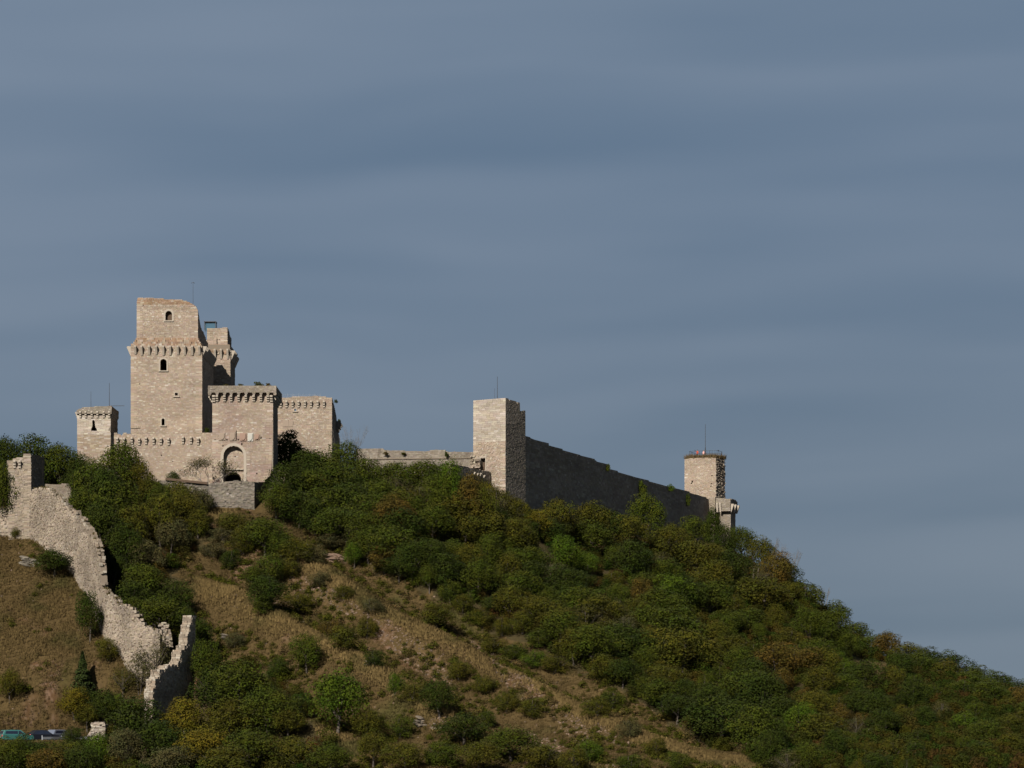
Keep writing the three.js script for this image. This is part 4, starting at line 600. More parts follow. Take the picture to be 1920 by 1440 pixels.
put([[450, 1238, 1335, 125, 'mid'], [400, 1250, 1340, 95, 'dark'], [505, 1290, 1385, 110, 'mid'], [432, 1310, 1400, 110, 'olive'], [350, 1308, 1400, 100, 'yellow'], [262, 1308, 1400, 130, 'dark'], [300, 1350, 1440, 120, 'dark'], [385, 1365, 1450, 110, 'yellow'], [470, 1370, 1450, 120, 'mid'], [552, 1380, 1450, 105, 'olive'], [620, 1395, 1455, 90, 'mid'], [235, 1370, 1450, 90, 'grey'], [320, 1400, 1460, 100, 'grey'], [540, 1330, 1390, 90, 'olive'], [430, 1400, 1465, 120, 'olive']], 'in the thicket below the broken tower');
put([[560, 1110, 1150, 60, 'olive'], [700, 1215, 1250, 45, 'dark'], [860, 1235, 1275, 50, 'olive'], [905, 1265, 1300, 50, 'olive'], [950, 1295, 1335, 50, 'olive'], [1000, 1305, 1345, 50, 'olive'], [1120, 1305, 1345, 60, 'olive'], [1180, 1345, 1385, 50, 'grey'], [1150, 1290, 1330, 55, 'mid'], [1230, 1380, 1420, 50, 'olive'], [1270, 1405, 1445, 50, 'mid'], [820, 1130, 1180, 70, 'olive'], [925, 1190, 1225, 55, 'olive'], [560, 1300, 1345, 50, 'dark'], [750, 1340, 1385, 60, 'mid'], [440, 1185, 1215, 50, 'grey']], 'scattered over the open slope');
put([[420, 985, 1020, 60, 'grey'], [455, 1000, 1040, 60, 'olive'], [400, 1015, 1045, 55, 'grey'], [525, 1000, 1050, 60, 'mid'], [545, 1045, 1085, 50, 'olive'], [495, 1110, 1150, 60, 'mid'], [600, 1070, 1100, 50, 'grey'], [645, 1095, 1125, 50, 'olive'], [700, 1120, 1150, 50, 'grey']], 'in the gully below the terrace wall');
put([[101, 1031, 1082, 78, 'dark']], 'on dry grass beside the town wall');
put([[168, 1108, 1205, 52, 'dark'], [203, 1192, 1240, 44, 'olive'], [28, 988, 1010, 22, 'olive']], 'against the foot of the town wall');
put([[292, 1188, 1285, 90, 'grey'], [262, 1222, 1300, 70, 'grey'], [232, 1245, 1305, 60, 'olive']], 'between town wall and broken tower', { forms: LOOSE });
put([[140, 1288, 1352, 62, 'yellow'], [195, 1292, 1358, 75, 'dark'], [215, 1300, 1370, 60, 'mid'], [163, 1318, 1372, 50, 'olive']], 'around the small fir');
put([[182, 1376, 1452, 72, 'bright'], [120, 1390, 1455, 95, 'olive'], [60, 1388, 1455, 110, 'dark'], [5, 1385, 1455, 90, 'olive'], [30, 1388, 1462, 90, 'mid'], [90, 1405, 1465, 90, 'russet'], [150, 1400, 1465, 80, 'dark']], 'on the verge before the road');
put([[138, 1362, 1392, 46, 'dark']], 'by the grey car');
plantAt(18, 1256, 1318, 44, 'olive', 'standing alone on the dry grass', { forms: TREES, kind: 'small_tree' });
plantAt(4, 872, 1003, 58, 'mid', 'with a bare trunk before the low ruined wall', { forms: TREES, kind: 'broadleaf_tree' });
// wood: upper row seen against the walls
put([[646, 828, 910, 85, 'mid'], [600, 850, 935, 115, 'mid'], [545, 838, 915, 70, 'dark'], [570, 848, 935, 90, 'dark'], [690, 860, 930, 85, 'mid'], [735, 868, 935, 80, 'mid'], [790, 866, 938, 85, 'mid'], [834, 868, 940, 62, 'bright'], [866, 890, 960, 72, 'russet'], [905, 903, 966, 62, 'olive'], [942, 918, 980, 54, 'olive'], [972, 934, 988, 48, 'olive'], [812, 895, 960, 70, 'mid']], 'crowding below the inner wall');
put([[846, 868, 985, 60, 'bright'], [872, 892, 985, 70, 'russet'], [905, 905, 990, 62, 'olive'], [828, 890, 985, 70, 'mid']], 'before the spur wall', { d: 386.5 });
put([[535, 868, 950, 90, 'dark'], [520, 905, 975, 80, 'mid'], [580, 880, 960, 100, 'mid'], [630, 868, 950, 100, 'mid'], [560, 920, 990, 95, 'dark'], [610, 915, 995, 110, 'mid'], [660, 905, 985, 110, 'dark'], [700, 925, 1000, 100, 'mid'], [650, 955, 1015, 100, 'dark'], [720, 900, 975, 90, 'mid'], [760, 915, 990, 95, 'olive'], [590, 955, 1005, 80, 'dark'], [690, 960, 1030, 90, 'mid'], [755, 955, 1030, 100, 'dark']], 'in the dense wood right of the terrace wall');
put([[1045, 935, 1014, 85, 'olive'], [1008, 955, 1010, 60, 'yellow'], [1108, 944, 1018, 85, 'olive'], [1150, 956, 1022, 70, 'dark'], [1210, 924, 1026, 80, 'mid'], [1260, 984, 1040, 70, 'olive'], [1304, 966, 1040, 62, 'mid'], [1336, 955, 1045, 40, 'dark'], [1356, 984, 1048, 56, 'dark'], [1392, 990, 1058, 66, 'mid'], [1428, 1010, 1080, 60, 'olive'], [1180, 965, 1030, 70, 'olive']], 'crowding below the long dark wall');
// ivy mound by the gate tower
{ const t = thing('ivy_mound', 'dark ivy mound in the shade between gate tower and low block', 'ivy', [PX(540, 403), PY(880, 403), -403]); const S = mergeGeometries([crownGeo(401, { low: -0.3, n: 5200, leaf: 0.03 })]); S.scale(6.5, 6.2, 6); const c = part(t, 'foliage', S, LEAF.dark, { world: false }); const s2 = crownGeo(402, { low: -0.3, n: 4200, leaf: 0.03 }); s2.scale(6.5, 4.8, 5); s2.translate(3, -1.5, 1); part(t, 'foliage', s2, LEAF.dark, { world: false }); }
// wood: the rest, filled evenly over the wooded slope
{
  const R = rng(555), pts = []; const tones = ['dark', 'mid', 'olive', 'russet', 'bright', 'grey', 'yellow'];
  let tries = 0; while (pts.length < 320 && tries++ < 60000) {
    const u = 500 + R() * 1480, v = 950 + R() * 510; if (!inPoly(WOOD, u, v) || CLEAR.some(c => inPoly(c, u, v)) || !inPoly(WOOD, u, v - 22)) continue;
    if (pts.some(p => Math.abs(p[0] - u) / 1.45 < 24 && Math.hypot((p[0] - u) / 1.45, p[1] - v) < 24)) continue; pts.push([u, v]);
  }
  for (const [u, v] of pts) {
    const n1 = fbm(u / 130, v / 90, 3, 2), n2 = noise(u / 60, v / 60, 9); let tone = n1 < 0.40 ? 'dark' : n1 < 0.54 ? 'mid' : n1 < 0.66 ? 'olive' : 'mid'; if (n2 > 0.80) tone = 'russet'; else if (n2 < 0.13) tone = 'bright'; else if (R() < 0.09) tone = 'grey'; else if (R() < 0.25) tone = tones[Math.floor(R() * 3)];
    const far = smooth(1350, 1900, u), h = lerp(36, 88, R()) * lerp(1, 0.72, far) * (R() < 0.14 ? 1.3 : 1), w = h * (0.72 + R() * 0.75), loose = tone === 'grey';
    plantAt(u, v - h * 0.88, v, w, tone, u < 960 ? 'in the wood below the pale tower' : u < 1400 ? 'in the wood below the long wall' : 'on the wooded right shoulder of the hill', loose ? { forms: LOOSE } : {});
  }
}
// skyline bushes down the right shoulder
put([[1470, 1045, 1105, 75, 'dark'], [1510, 1088, 1140, 85, 'mid'], [1555, 1124, 1175, 85, 'mid'], [1600, 1163, 1208, 85, 'mid'], [1635, 1187, 1228, 80, 'mid'], [1664, 1180, 1235, 62, 'russet'], [1700, 1203, 1248, 75, 'olive'], [1740, 1214, 1262, 80, 'dark'], [1785, 1218, 1275, 80, 'dark'], [1830, 1246, 1288, 80, 'mid'], [1870, 1258, 1302, 85, 'dark'], [1908, 1272, 1312, 80, 'dark'], [1950, 1282, 1320, 90, 'mid'], [1720, 1222, 1268, 80, 'mid'], [1770, 1236, 1280, 80, 'olive'], [1815, 1256, 1295, 80, 'mid'], [1855, 1272, 1308, 80, 'mid']], 'along the skyline of the right shoulder', { forms: BUSHES });

// undergrowth and grass: nobody could count these
function scatter(name, label, category, geo, material, n, region, place, seed) {
  const m = new THREE.InstancedMesh(geo, material, n), R = rng(seed), M4 = new THREE.Matrix4(), Q = new THREE.Quaternion(), E = new THREE.Euler(), S = new THREE.Vector3(), C = new THREE.Color(); let k = 0, guard = 0;
  while (k < n && guard++ < n * 60) { const p = region(R); if (!p) continue; const o = place(R, p[0], p[1]); if (!o) continue; E.set(o.tx || 0, R() * 6.283, o.tz || 0); M4.compose(new THREE.Vector3(p[0], o.y ?? groundY(p[0], p[1]) - 0.03, -p[1]), Q.setFromEuler(E), S.set(o.s * (o.w || 1), o.s * (o.h || 1), o.s * (o.w || 1))); m.setMatrixAt(k, M4); m.setColorAt(k, C.setRGB(...o.c.map(q => q * 0.8))); k++; }
  m.count = k; m.name = name; m.userData = { kind: 'stuff', label, category }; m.castShadow = m.receiveShadow = true; scene.add(m); return m;
}
function tuftGeo(seed, blades, h, spread, w) {
  const R = rng(seed), L = new Leaves(); for (let k = 0; k < blades; k++) { const a = R() * 6.283, r = Math.sqrt(R()) * spread * 0.5, lean = 0.25 + R() * 0.7, hh = h * (0.5 + R() * 0.5), x = Math.cos(a) * r, z = Math.sin(a) * r, b = L.p.length / 3, px = -Math.sin(a) * w, pz = Math.cos(a) * w, tx = x + Math.cos(a) * lean * hh * 0.6, tz = z + Math.sin(a) * lean * hh * 0.6, v = 0.8 + R() * 0.4; L.p.push(x - px, 0, z - pz, x + px, 0, z + pz, tx, hh, tz); for (let q = 0; q < 3; q++) { L.n.push(Math.cos(a) * 0.8, -0.4, Math.sin(a) * 0.8); L.c.push(v, v, v); } L.i.push(b, b + 1, b + 2); } const g = L.geo(); g.computeVertexNormals(); return g;
}
const grassMat = new THREE.MeshPhysicalMaterial({ color: 0xffffff, vertexColors: true, roughness: 1, specularIntensity: 0.15, side: THREE.DoubleSide });
const anywhere = R => { const x = -92 + R() * 188, d = 308 + R() * 190; const u = 960 + x * F / d; return u > -120 && u < 2030 ? [x, d] : null; };
const nearSlope = R => { const x = -78 + R() * 115, d = 309 + R() * 88; return 960 + x * F / d > -60 ? [x, d] : null; };
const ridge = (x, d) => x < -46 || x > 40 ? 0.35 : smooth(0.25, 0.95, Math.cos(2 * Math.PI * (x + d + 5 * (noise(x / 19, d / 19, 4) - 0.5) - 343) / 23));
const free = (x, d) => roadDist(x, d) > 2.9 && !(d > 388 && x > -67 && x < -28);
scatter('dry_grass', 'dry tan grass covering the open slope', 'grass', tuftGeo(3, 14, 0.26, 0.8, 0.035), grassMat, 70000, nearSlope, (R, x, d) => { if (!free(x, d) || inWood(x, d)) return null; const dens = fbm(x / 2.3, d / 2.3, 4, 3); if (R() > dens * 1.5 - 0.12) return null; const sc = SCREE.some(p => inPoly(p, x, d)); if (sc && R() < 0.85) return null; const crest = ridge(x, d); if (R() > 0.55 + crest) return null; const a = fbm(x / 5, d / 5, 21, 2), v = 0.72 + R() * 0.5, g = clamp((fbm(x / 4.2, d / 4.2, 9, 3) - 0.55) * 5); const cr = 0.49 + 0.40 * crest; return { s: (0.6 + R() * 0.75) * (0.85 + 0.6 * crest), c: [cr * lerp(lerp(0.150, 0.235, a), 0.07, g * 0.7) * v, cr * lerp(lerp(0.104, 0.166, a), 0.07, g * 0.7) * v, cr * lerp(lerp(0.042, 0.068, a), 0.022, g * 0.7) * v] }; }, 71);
const clump = crownGeo(77, { low: -0.2, clumps: 9, n: 260, leaf: 0.07, big: 1.3 });
const thicket = crownGeo(78, { low: -0.15, clumps: 14, n: 1000, leaf: 0.036, big: 1.2 });
scatter('undergrowth', 'low green undergrowth covering the floor of the wood', 'undergrowth', thicket, grassMat, 3400, anywhere, (R, x, d) => { if (!free(x, d) || !inWood(x, d)) return null; const t = R(); return { s: 1.4 + R() * 2.0, h: 0.8, c: (t * 0.6 + fbm(x / 9, d / 9, 61, 2) * 0.8 < 0.62 ? [0.027, 0.034, 0.004] : t < 0.8 ? [0.044, 0.041, 0.005] : [0.052, 0.037, 0.008]).map(q => q * (0.75 + 0.5 * R())) }; }, 72);
scatter('low_scrub', 'low scrubby herbs scattered over the open slope', 'scrub', clump, grassMat, 3600, nearSlope, (R, x, d) => { if (!free(x, d) || inWood(x, d)) return null; const dens = fbm((x + d) / 5, (x - d) / 15, 41, 3); if (x < -48 ? R() > 0.07 : dens < 0.38 + 0.26 * ridge(x, d) + R() * 0.12) return null; const t = R(); return { s: 0.4 + R() * R() * 1.7, h: 0.7, c: t < 0.6 ? [0.050, 0.053, 0.006] : t < 0.85 ? [0.078, 0.064, 0.018] : [0.085, 0.06, 0.024] }; }, 73);
function rockGeo(seed, det = 1) { const g = new THREE.IcosahedronGeometry(0.5, det), p = g.attributes.position; for (let i = 0; i < p.count; i++) { const x = p.getX(i), y = p.getY(i), z = p.getZ(i), s = 0.65 + 0.75 * noise(x * 2.6 + seed * 7.7, y * 3.4 + 3, z * 2.6 + seed); p.setXYZ(i, x * s, y * s * 0.75, z * s); } g.computeVertexNormals(); return g; }
const stoneMat = new THREE.MeshStandardMaterial({ color: 0xffffff, roughness: 0.95 });
scatter('scree', 'loose pinkish scree lying in the gullies of the slope', 'scree', rockGeo(4, 0), stoneMat, 7000, nearSlope, (R, x, d) => { if (!free(x, d)) return null; const s = SCREE.some(p => inPoly(p, x, d)); if (!s && R() > 0.03) return null; const v = 0.5 + R() * 0.9; return { s: 0.10 + R() * R() * 0.42, c: [0.135 * v, 0.092 * v, 0.064 * v] }; }, 74);

{ const R = rng(91), g = [], { f, tops } = crestOf; for (let k = 0; k < 90; k++) { const i = Math.floor(R() * tops.length), p = f.at(tops[i][0], tops[i][1] + 0.05, -0.2 - R() * 0.6), q = tuftGeo(k + 500, 16, 0.3 + R() * 0.3, 0.5, 0.03); q.translate(...p); g.push(q); }
  const w = thing('wall_weeds', 'dry weeds growing along the crest of the ruined town wall', 'weeds', f.at(f.L / 2, tops[Math.floor(tops.length / 2)][1], -0.8)); part(w, 'weeds', mergeGeometries(g), new THREE.MeshPhysicalMaterial({ color: new THREE.Color().setRGB(0.085, 0.068, 0.026), vertexColors: true, roughness: 1, specularIntensity: 0.15, side: THREE.DoubleSide }), { kind: 'stuff' }); }
// rock outcrops: layered slabs
function outcrop(u, v, w, h, label, tone = [0.36, 0.30, 0.24]) {
  const d = onGround(u, v + h * 0.5), k = d / F, W = w * k, H = h * k, R = rng(Math.round(u * 7 + v)), t = thing('rock_outcrop', label, 'rock', [PX(u, d), PY(v + h * 0.5, d) - 0.15, -d - 0.3]);
  const n = Math.max(6, Math.round(w / 3));
  for (let i = 0; i < n; i++) { const g = rockGeo(i + u, 1), l = W * (0.22 + R() * 0.3), fx = (R() - 0.5) * (W - l), fy = R(), kv = 0.26 + R() * 0.17, m = mat(...tone.map((c, q) => c * kv * [1.04, 0.97, 0.88][q]), 1, { flatShading: true }); g.scale(l * 1.3, H * (0.22 + R() * 0.22), 0.9 + R() * 0.6); g.rotateZ(-0.25 + (R() - 0.5) * 0.25); g.rotateY((R() - 0.5) * 0.8); g.translate(fx, H * (0.05 + 0.75 * fy) - fx / W * H * 0.5, -fy * 0.7); part(t, 'rock', g, m, { world: false }); }
  return shadows(t);
}
outcrop(54, 1052, 44, 22, 'grey layered rock outcrop in dry grass beside the town wall', [0.30, 0.28, 0.24]);
outcrop(567, 1166, 18, 10, 'small pale rock at a bend of the grassy ridge', [0.5, 0.48, 0.44]);
outcrop(632, 1046, 52, 22, 'reddish layered rock ledge under dry grass at the edge of the wood', [0.36, 0.25, 0.19]);
outcrop(565, 1018, 26, 8, 'pale rock ledge below the terrace wall', [0.45, 0.42, 0.37]);
outcrop(696, 1240, 34, 16, 'pale row of stones along the crest of the slope', [0.46, 0.43, 0.38]);
outcrop(790, 1352, 30, 24, 'dark cracked boulder on the lower slope', [0.26, 0.225, 0.18]);
outcrop(820, 1362, 26, 20, 'smooth pinkish boulder next to the dark cracked boulder', [0.34, 0.28, 0.22]);
outcrop(738, 1298, 14, 12, 'small grey rock below the row of stones', [0.34, 0.31, 0.27]);
outcrop(425, 1192, 30, 12, 'scattered grey stones on the slope above the thicket', [0.34, 0.31, 0.27]);
outcrop(1108, 1312, 16, 10, 'small pink rock below the wood', [0.42, 0.33, 0.26]);

// fir, olive and bare trees
{ const d = onGround(155, 1318), h = PY(1222, d) - PY(1318, d), t = thing('small_fir', 'small dark pointed fir on the slope above the road', 'tree', [PX(155, d), PY(1318, d), -d]), R = rng(8), L = new Leaves();
  for (let k = 0; k < 3600; k++) { const y = Math.pow(R(), 0.8), tier = (1 - y) * (0.68 + 0.32 * Math.abs(Math.sin(y * 21 + 1.5 * noise(y * 9)))), a = R() * 6.283, r = 0.36 * h * tier * (0.45 + 0.55 * Math.sqrt(R())) * (0.7 + 0.6 * noise(Math.cos(a) * 2, y * 8, Math.sin(a) * 2)); const tn = leafTone(R, 1); L.leaf(Math.cos(a) * r, h * (0.06 + 0.94 * y) - r * 0.25, Math.sin(a) * r, Math.cos(a) * 0.5 + (R() - 0.5), 0.8, Math.sin(a) * 0.5 + (R() - 0.5), 0.13 + R() * 0.1, R, tn); }
  part(t, 'trunk', limb([[0, -0.2, 0], [0, h * 0.5, 0], [0, h * 0.98, 0]], 0.12, 0.02), bark, { world: false }); part(t, 'crown', L.geo(), leafMat(0.034, 0.050, 0.010), { world: false }); }
function branchy(seed, h, { trunks = 2, spread = 0.5, depth = 4, r = 0.09 } = {}) {
  const R = rng(seed), gs = [], tips = []; const grow = (p, dir, len, rad, lv) => { const q = p.map((c, i) => c + dir[i] * len), m = p.map((c, i) => c + dir[i] * len * 0.5 + (R() - 0.5) * len * 0.16); gs.push(limb([p, m, q], rad, rad * 0.62, lv > 2 ? 5 : 3)); if (lv <= 0) { tips.push(q); return; } const n = 2 + (R() < 0.55 ? 1 : 0); for (let k = 0; k < n; k++) { const nd = [dir[0] + (R() - 0.5) * 2 * spread, dir[1] + (R() - 0.3) * 0.4, dir[2] + (R() - 0.5) * 2 * spread], l = Math.hypot(...nd); grow(q, nd.map(c => c / l), len * (0.62 + R() * 0.25), rad * 0.6, lv - 1); } };
  for (let k = 0; k < trunks; k++) { const s = trunks > 1 ? (k / (trunks - 1) - 0.5) * 2 : 0, nd = [s * spread * 1.1 + (R() - 0.5) * 0.2, 1, (R() - 0.5) * 0.4], l = Math.hypot(...nd); grow([s * 0.15, -0.15, 0], nd.map(c => c / l), h * 0.33, r, depth); }
  return { geo: mergeGeometries(gs), tips };
}
{ const d = 390.2, h = 4.6, t = thing('olive_tree', 'small spreading olive tree with bare forked trunks before the arched gate', 'tree', [PX(391, d), 35.2, -d]), b = branchy(12, h, { trunks: 3, spread: 0.85, depth: 4, r: 0.09 }), L = new Leaves(), R = rng(13);
  for (const p of b.tips) for (let k = 0; k < 16; k++) { const c = leafTone(R, 1); L.leaf(p[0] + (R() - 0.5) * 1.5, p[1] + (R() - 0.5) * 1.1, p[2] + (R() - 0.5) * 1.5, R() - 0.5, R(), R() - 0.5, 0.07 + R() * 0.06, R, c); }
  part(t, 'trunk', b.geo, barkGrey, { world: false }); part(t, 'crown', L.geo(), LEAF.grey, { world: false }); }
{ const d = 390.5, t = plantAt(326, 881, 905, 38, 'dark', 'on the terrace left of the olive tree', { forms: BUSHES, d, kind: 'bush' }); t.position.y = 35.3; t.scale.set(3.0, 2.5, 2.4); }
for (const [u, vt, vf, seed, lab] of [[1440, 1018, 1062, 1, 'bare grey tree nearest the bastion on the skyline'], [1460, 1034, 1082, 2, 'forked bare tree in the middle of the skyline row'], [1482, 1046, 1095, 3, 'wispy bare tree at the lower end of the skyline row'], [1545, 1112, 1150, 4, 'thin bare sapling on the wooded shoulder skyline'], [650, 822, 905, 5, 'pale twiggy sapling rising above the trees beside the low block']]) {
  const d = onGround(u, vf) ?? 470, h = PY(vt, d) - PY(vf, d), t = thing('bare_tree', lab, 'tree', [PX(u, d), PY(vf, d), -d], 'bare trees'), b = branchy(200 + seed, h * 1.1, { trunks: 3, spread: 0.24, depth: 5, r: 0.06 }); part(t, 'trunk', b.geo, barkGrey, { world: false }); }
for (const [u, v, w, h, lab] of [[1199, 912, 26, 36, 'green creeper hanging over the long dark wall'], [1254, 914, 22, 14, 'bright green plant on top of the long dark wall'], [1287, 935, 16, 26, 'creeper on the lower end of the long dark wall'], [1137, 876, 12, 14, 'small creeper at the step of the long dark wall'], [1332, 938, 14, 12, 'small bush at the junction of long wall and outlying tower']]) {
  const [a] = longF.uv(u, v), p = longF.at(a, 0, 0.25), d = -p[2], k = d / F, y = PY(v + h / 2, d), g = crownGeo(u, { low: -0.15, n: 900, leaf: 0.05, clumps: 10 }); g.scale(w * k, h * k, w * k * 0.5); const t = thing('wall_creeper', lab, 'plant', [p[0], y, p[2]]); part(t, 'foliage', g, u === 1254 ? LEAF.bright : LEAF.mid, { world: false }); }
for (const [u, v, w, h, d, m, lab] of [[451, 722, 14, 8, 394, 'grey', 'dry weed clump near the middle of the gate tower roof'], [484, 720, 22, 12, 394, 'olive', 'largest tuft of weeds on the gate tower roof'], [503, 721, 12, 8, 394, 'russet', 'weed tuft at the right end of the gate tower roof'], [424, 722, 10, 7, 394, 'grey', 'small weed tuft at the left of the gate tower roof'], [723, 849, 12, 8, 413, 'russet', 'russet weed growing in the inner wall'], [757, 850, 14, 6, 413, 'olive', 'weed growing in the middle of the inner wall'], [837, 851, 9, 12, 412, 'dark', 'dark plant rooted in the inner wall near the pale tower'], [630, 752, 10, 8, 428, 'dark', 'plant on the ruined right edge of the low block'], [388, 807, 12, 16, 397.5, 'dark', 'dark bush in the gap between keep and gate tower'], [636, 790, 9, 12, 432, 'dark', 'plant clinging to the side of the low block']]) {
  const k = d / F, g = crownGeo(u + 3, { low: -0.1, n: 500, leaf: 0.07, clumps: 8 }); g.scale(w * k, h * k, w * k * 0.7); const t = thing('wall_plant', lab, 'plant', [PX(u, d), PY(v + h / 2, d), -d]); part(t, 'foliage', g, LEAF[m], { world: false }); }

// ---------------------------------------------------------------- masts, glass lantern, railing, people
function mast(u, v0, v1, d, r, label, extra) { const y0 = PY(v1, d), h = PY(v0, d) - y0, t = thing('mast', label, 'mast', [PX(u, d), y0, -d]); part(t, 'pole', new THREE.CylinderGeometry(r * 0.6, r, h, 6).translate(0, h / 2, 0), M.iron, { world: false }); if (extra) extra(t, h); return t; }
mast(362, 530, 600, 406, 0.035, 'thin mast with a small forked head on the tallest keep', (t, h) => { for (const s of [-1, 1]) part(t, 'prong', new THREE.CylinderGeometry(0.035, 0.03, 0.34, 5).rotateZ(s * 1.1).translate(s * 0.15, h - 0.02, 0), M.iron, { world: false }); part(t, 'joint', new THREE.CylinderGeometry(0.07, 0.07, 0.2, 6).translate(0, h * 0.40, 0), M.iron, { world: false }); });
mast(170.5, 734, 770, 398, 0.035, 'shorter pale mast on the small corner tower'); mast(205, 718, 768, 398, 0.05, 'taller dark mast on the small corner tower');
mast(932.5, 706, 755, 401, 0.055, 'tall mast on the pale square tower'); mast(927.5, 728, 755, 401, 0.03, 'short rod beside the mast on the pale square tower');
mast(1322.5, 795, 858, 486, 0.06, 'tall mast on the outlying tower', (t, h) => part(t, 'base', new THREE.CylinderGeometry(0.09, 0.11, 1.9, 6).translate(0, 0.95, 0), M.iron, { world: false }));
{ const d = 421, x0 = PX(383.5, d), x1 = PX(404, d), y0 = PY(619, d), y1 = PY(603.5, d), t = thing('glass_lantern', 'small glass box with metal frame on the slim rear tower', 'skylight', [(x0 + x1) / 2, y0, -d - 0.8]);
  const glass = new THREE.MeshPhysicalMaterial({ color: new THREE.Color().setRGB(0.80, 0.93, 0.91), transmission: 1, thickness: 0, roughness: 0.05, side: THREE.DoubleSide });
  for (const dd of [d, d + 1.6]) part(t, 'pane', new THREE.PlaneGeometry(x1 - x0, y1 - y0).translate((x0 + x1) / 2, (y0 + y1) / 2, -dd), glass); for (const x of [x0, x1]) part(t, 'pane', new THREE.PlaneGeometry(1.6, y1 - y0).rotateY(Math.PI / 2).translate(x, (y0 + y1) / 2, -d - 0.8), glass);
  for (const x of [x0, x1]) for (const dd of [d, d + 1.6]) part(t, 'frame_post', boxAt(x - 0.05, x + 0.05, y0, y1, dd - 0.05, dd + 0.05), M.iron); part(t, 'roof_frame', boxAt(x0 - 0.1, x1 + 0.1, y1, y1 + 0.09, d - 0.1, d + 1.7), M.iron); }
const deckY = PY(858, 484) + 0.02;
{ const C = P(1342, 484), ring = [[PX(1292.5, 486.3), 486.4], [PX(1318, 485.3), 485.4], [PX(1343, 484.6), 484.9], [PX(1354, 486.6), 486.8], [PX(1352, 490), 490], [PX(1304, 490), 490.4]], t = thing('tower_railing', 'dark iron railing round the top of the outlying tower', 'railing', [PX(1322, 487), deckY, -487]); const rb = bent([...ring, ring[0]]);
  for (let k = 0; k < 40; k++) { const p = rb.at(rb.L * k / 40, deckY, 0); part(t, 'post', new THREE.CylinderGeometry(k % 4 ? 0.012 : 0.03, k % 4 ? 0.012 : 0.03, 1.45, 5).translate(p[0], deckY + 0.72, p[2]), M.iron); }
  for (const y of [0.3, 1.42]) for (let i = 0; i < ring.length; i++) { const a = ring[i], b = ring[(i + 1) % ring.length], L = Math.hypot(a[0] - b[0], a[1] - b[1]), g = new THREE.CylinderGeometry(0.025, 0.025, L, 5); g.rotateX(Math.PI / 2); g.rotateY(Math.atan2(b[0] - a[0], -(b[1] - a[1]))); g.translate((a[0] + b[0]) / 2, deckY + y, -(a[1] + b[1]) / 2); part(t, 'rail', g, M.iron); }
  part(t, 'fixture', rockGeo(9, 1).scale(0.36, 0.26, 0.3).translate(PX(1347, 485.4), deckY + 1.46, -485.5), M.iron);
  const g = []; const R = rng(66); const L = [C[0] - 5.75, C[1] + 2.3]; for (let k = 0; k < 130; k++) { const s = R(), e = 0.25 + R() * 0.7, f = s < 0.75; const x = f ? lerp(L[0], C[0], s / 0.75) : lerp(C[0], C[0] + 1.95, (s - 0.75) / 0.25), d = (f ? lerp(L[1], C[1], s / 0.75) : lerp(C[1], C[1] + 2.9, (s - 0.75) / 0.25)) + e; const q = tuftGeo(k, 26, 0.7 + R() * 0.5, 0.7, 0.035); q.translate(x, deckY - 0.05, -d); g.push(q); }
  const w = thing('tower_weeds', 'dry brown weeds growing along the top edge of the outlying tower', 'weeds', [PX(1320, 485), deckY, -485]); const m = new THREE.MeshStandardMaterial({ color: new THREE.Color().setRGB(0.10, 0.068, 0.028), vertexColors: true, roughness: 0.95, side: THREE.DoubleSide }); part(w, 'weeds', mergeGeometries(g), m, { kind: 'stuff' }); }
// a person: joints with radii, joined smoothly and meshed as one surface; cloth and skin by vertex colour
function person(pos, turn, bones, colorOf, label, box = 1.0, mid = 0.9) {
  const N = 42, mc = new MarchingCubes(N, new THREE.MeshStandardMaterial(), false, false, 60000), half = N / 2; mc.isolation = 0;
  for (let z = 0; z < N; z++) for (let y = 0; y < N; y++) for (let x = 0; x < N; x++) { const p = [(x - half) / half * box, (y - half) / half * box + mid, (z - half) / half * box]; let m = 9; for (const [a, b, r0, r1] of bones) { const ab = b.map((c, i) => c - a[i]), t = clamp(ab.reduce((s, c, i) => s + c * (p[i] - a[i]), 0) / (ab.reduce((s, c) => s + c * c, 0) || 1)), dd = Math.hypot(...a.map((c, i) => p[i] - c - ab[i] * t)) - lerp(r0, r1, t), k = 0.035, h = clamp(0.5 + 0.5 * (m - dd) / k); m = m > 5 ? dd : lerp(m, dd, h) - k * h * (1 - h); } mc.field[z * N * N + y * N + x] = -m; }
  mc.update(); const n = mc.count, P_ = new Float32Array(n * 3), Nn = new Float32Array(n * 3), C = new Float32Array(n * 3); for (let i = 0; i < n; i++) { const q = [0, 1, 2].map(k => mc.positionArray[i * 3 + k] * box + (k === 1 ? mid : 0)); P_.set(q, i * 3); for (let k = 0; k < 3; k++) Nn[i * 3 + k] = mc.normalArray[i * 3 + k]; C.set(colorOf(...q), i * 3); }
  const g = new THREE.BufferGeometry(); g.setAttribute('position', new THREE.BufferAttribute(P_, 3)); g.setAttribute('normal', new THREE.BufferAttribute(Nn, 3)); g.setAttribute('color', new THREE.BufferAttribute(C, 3)); const t = thing('person', label, 'person', pos); t.rotation.y = turn; part(t, 'body', g, vmat, { world: false }); return t;
}
const skin = [0.42, 0.26, 0.18], hair = [0.03, 0.022, 0.015], dark = [0.02, 0.022, 0.03];
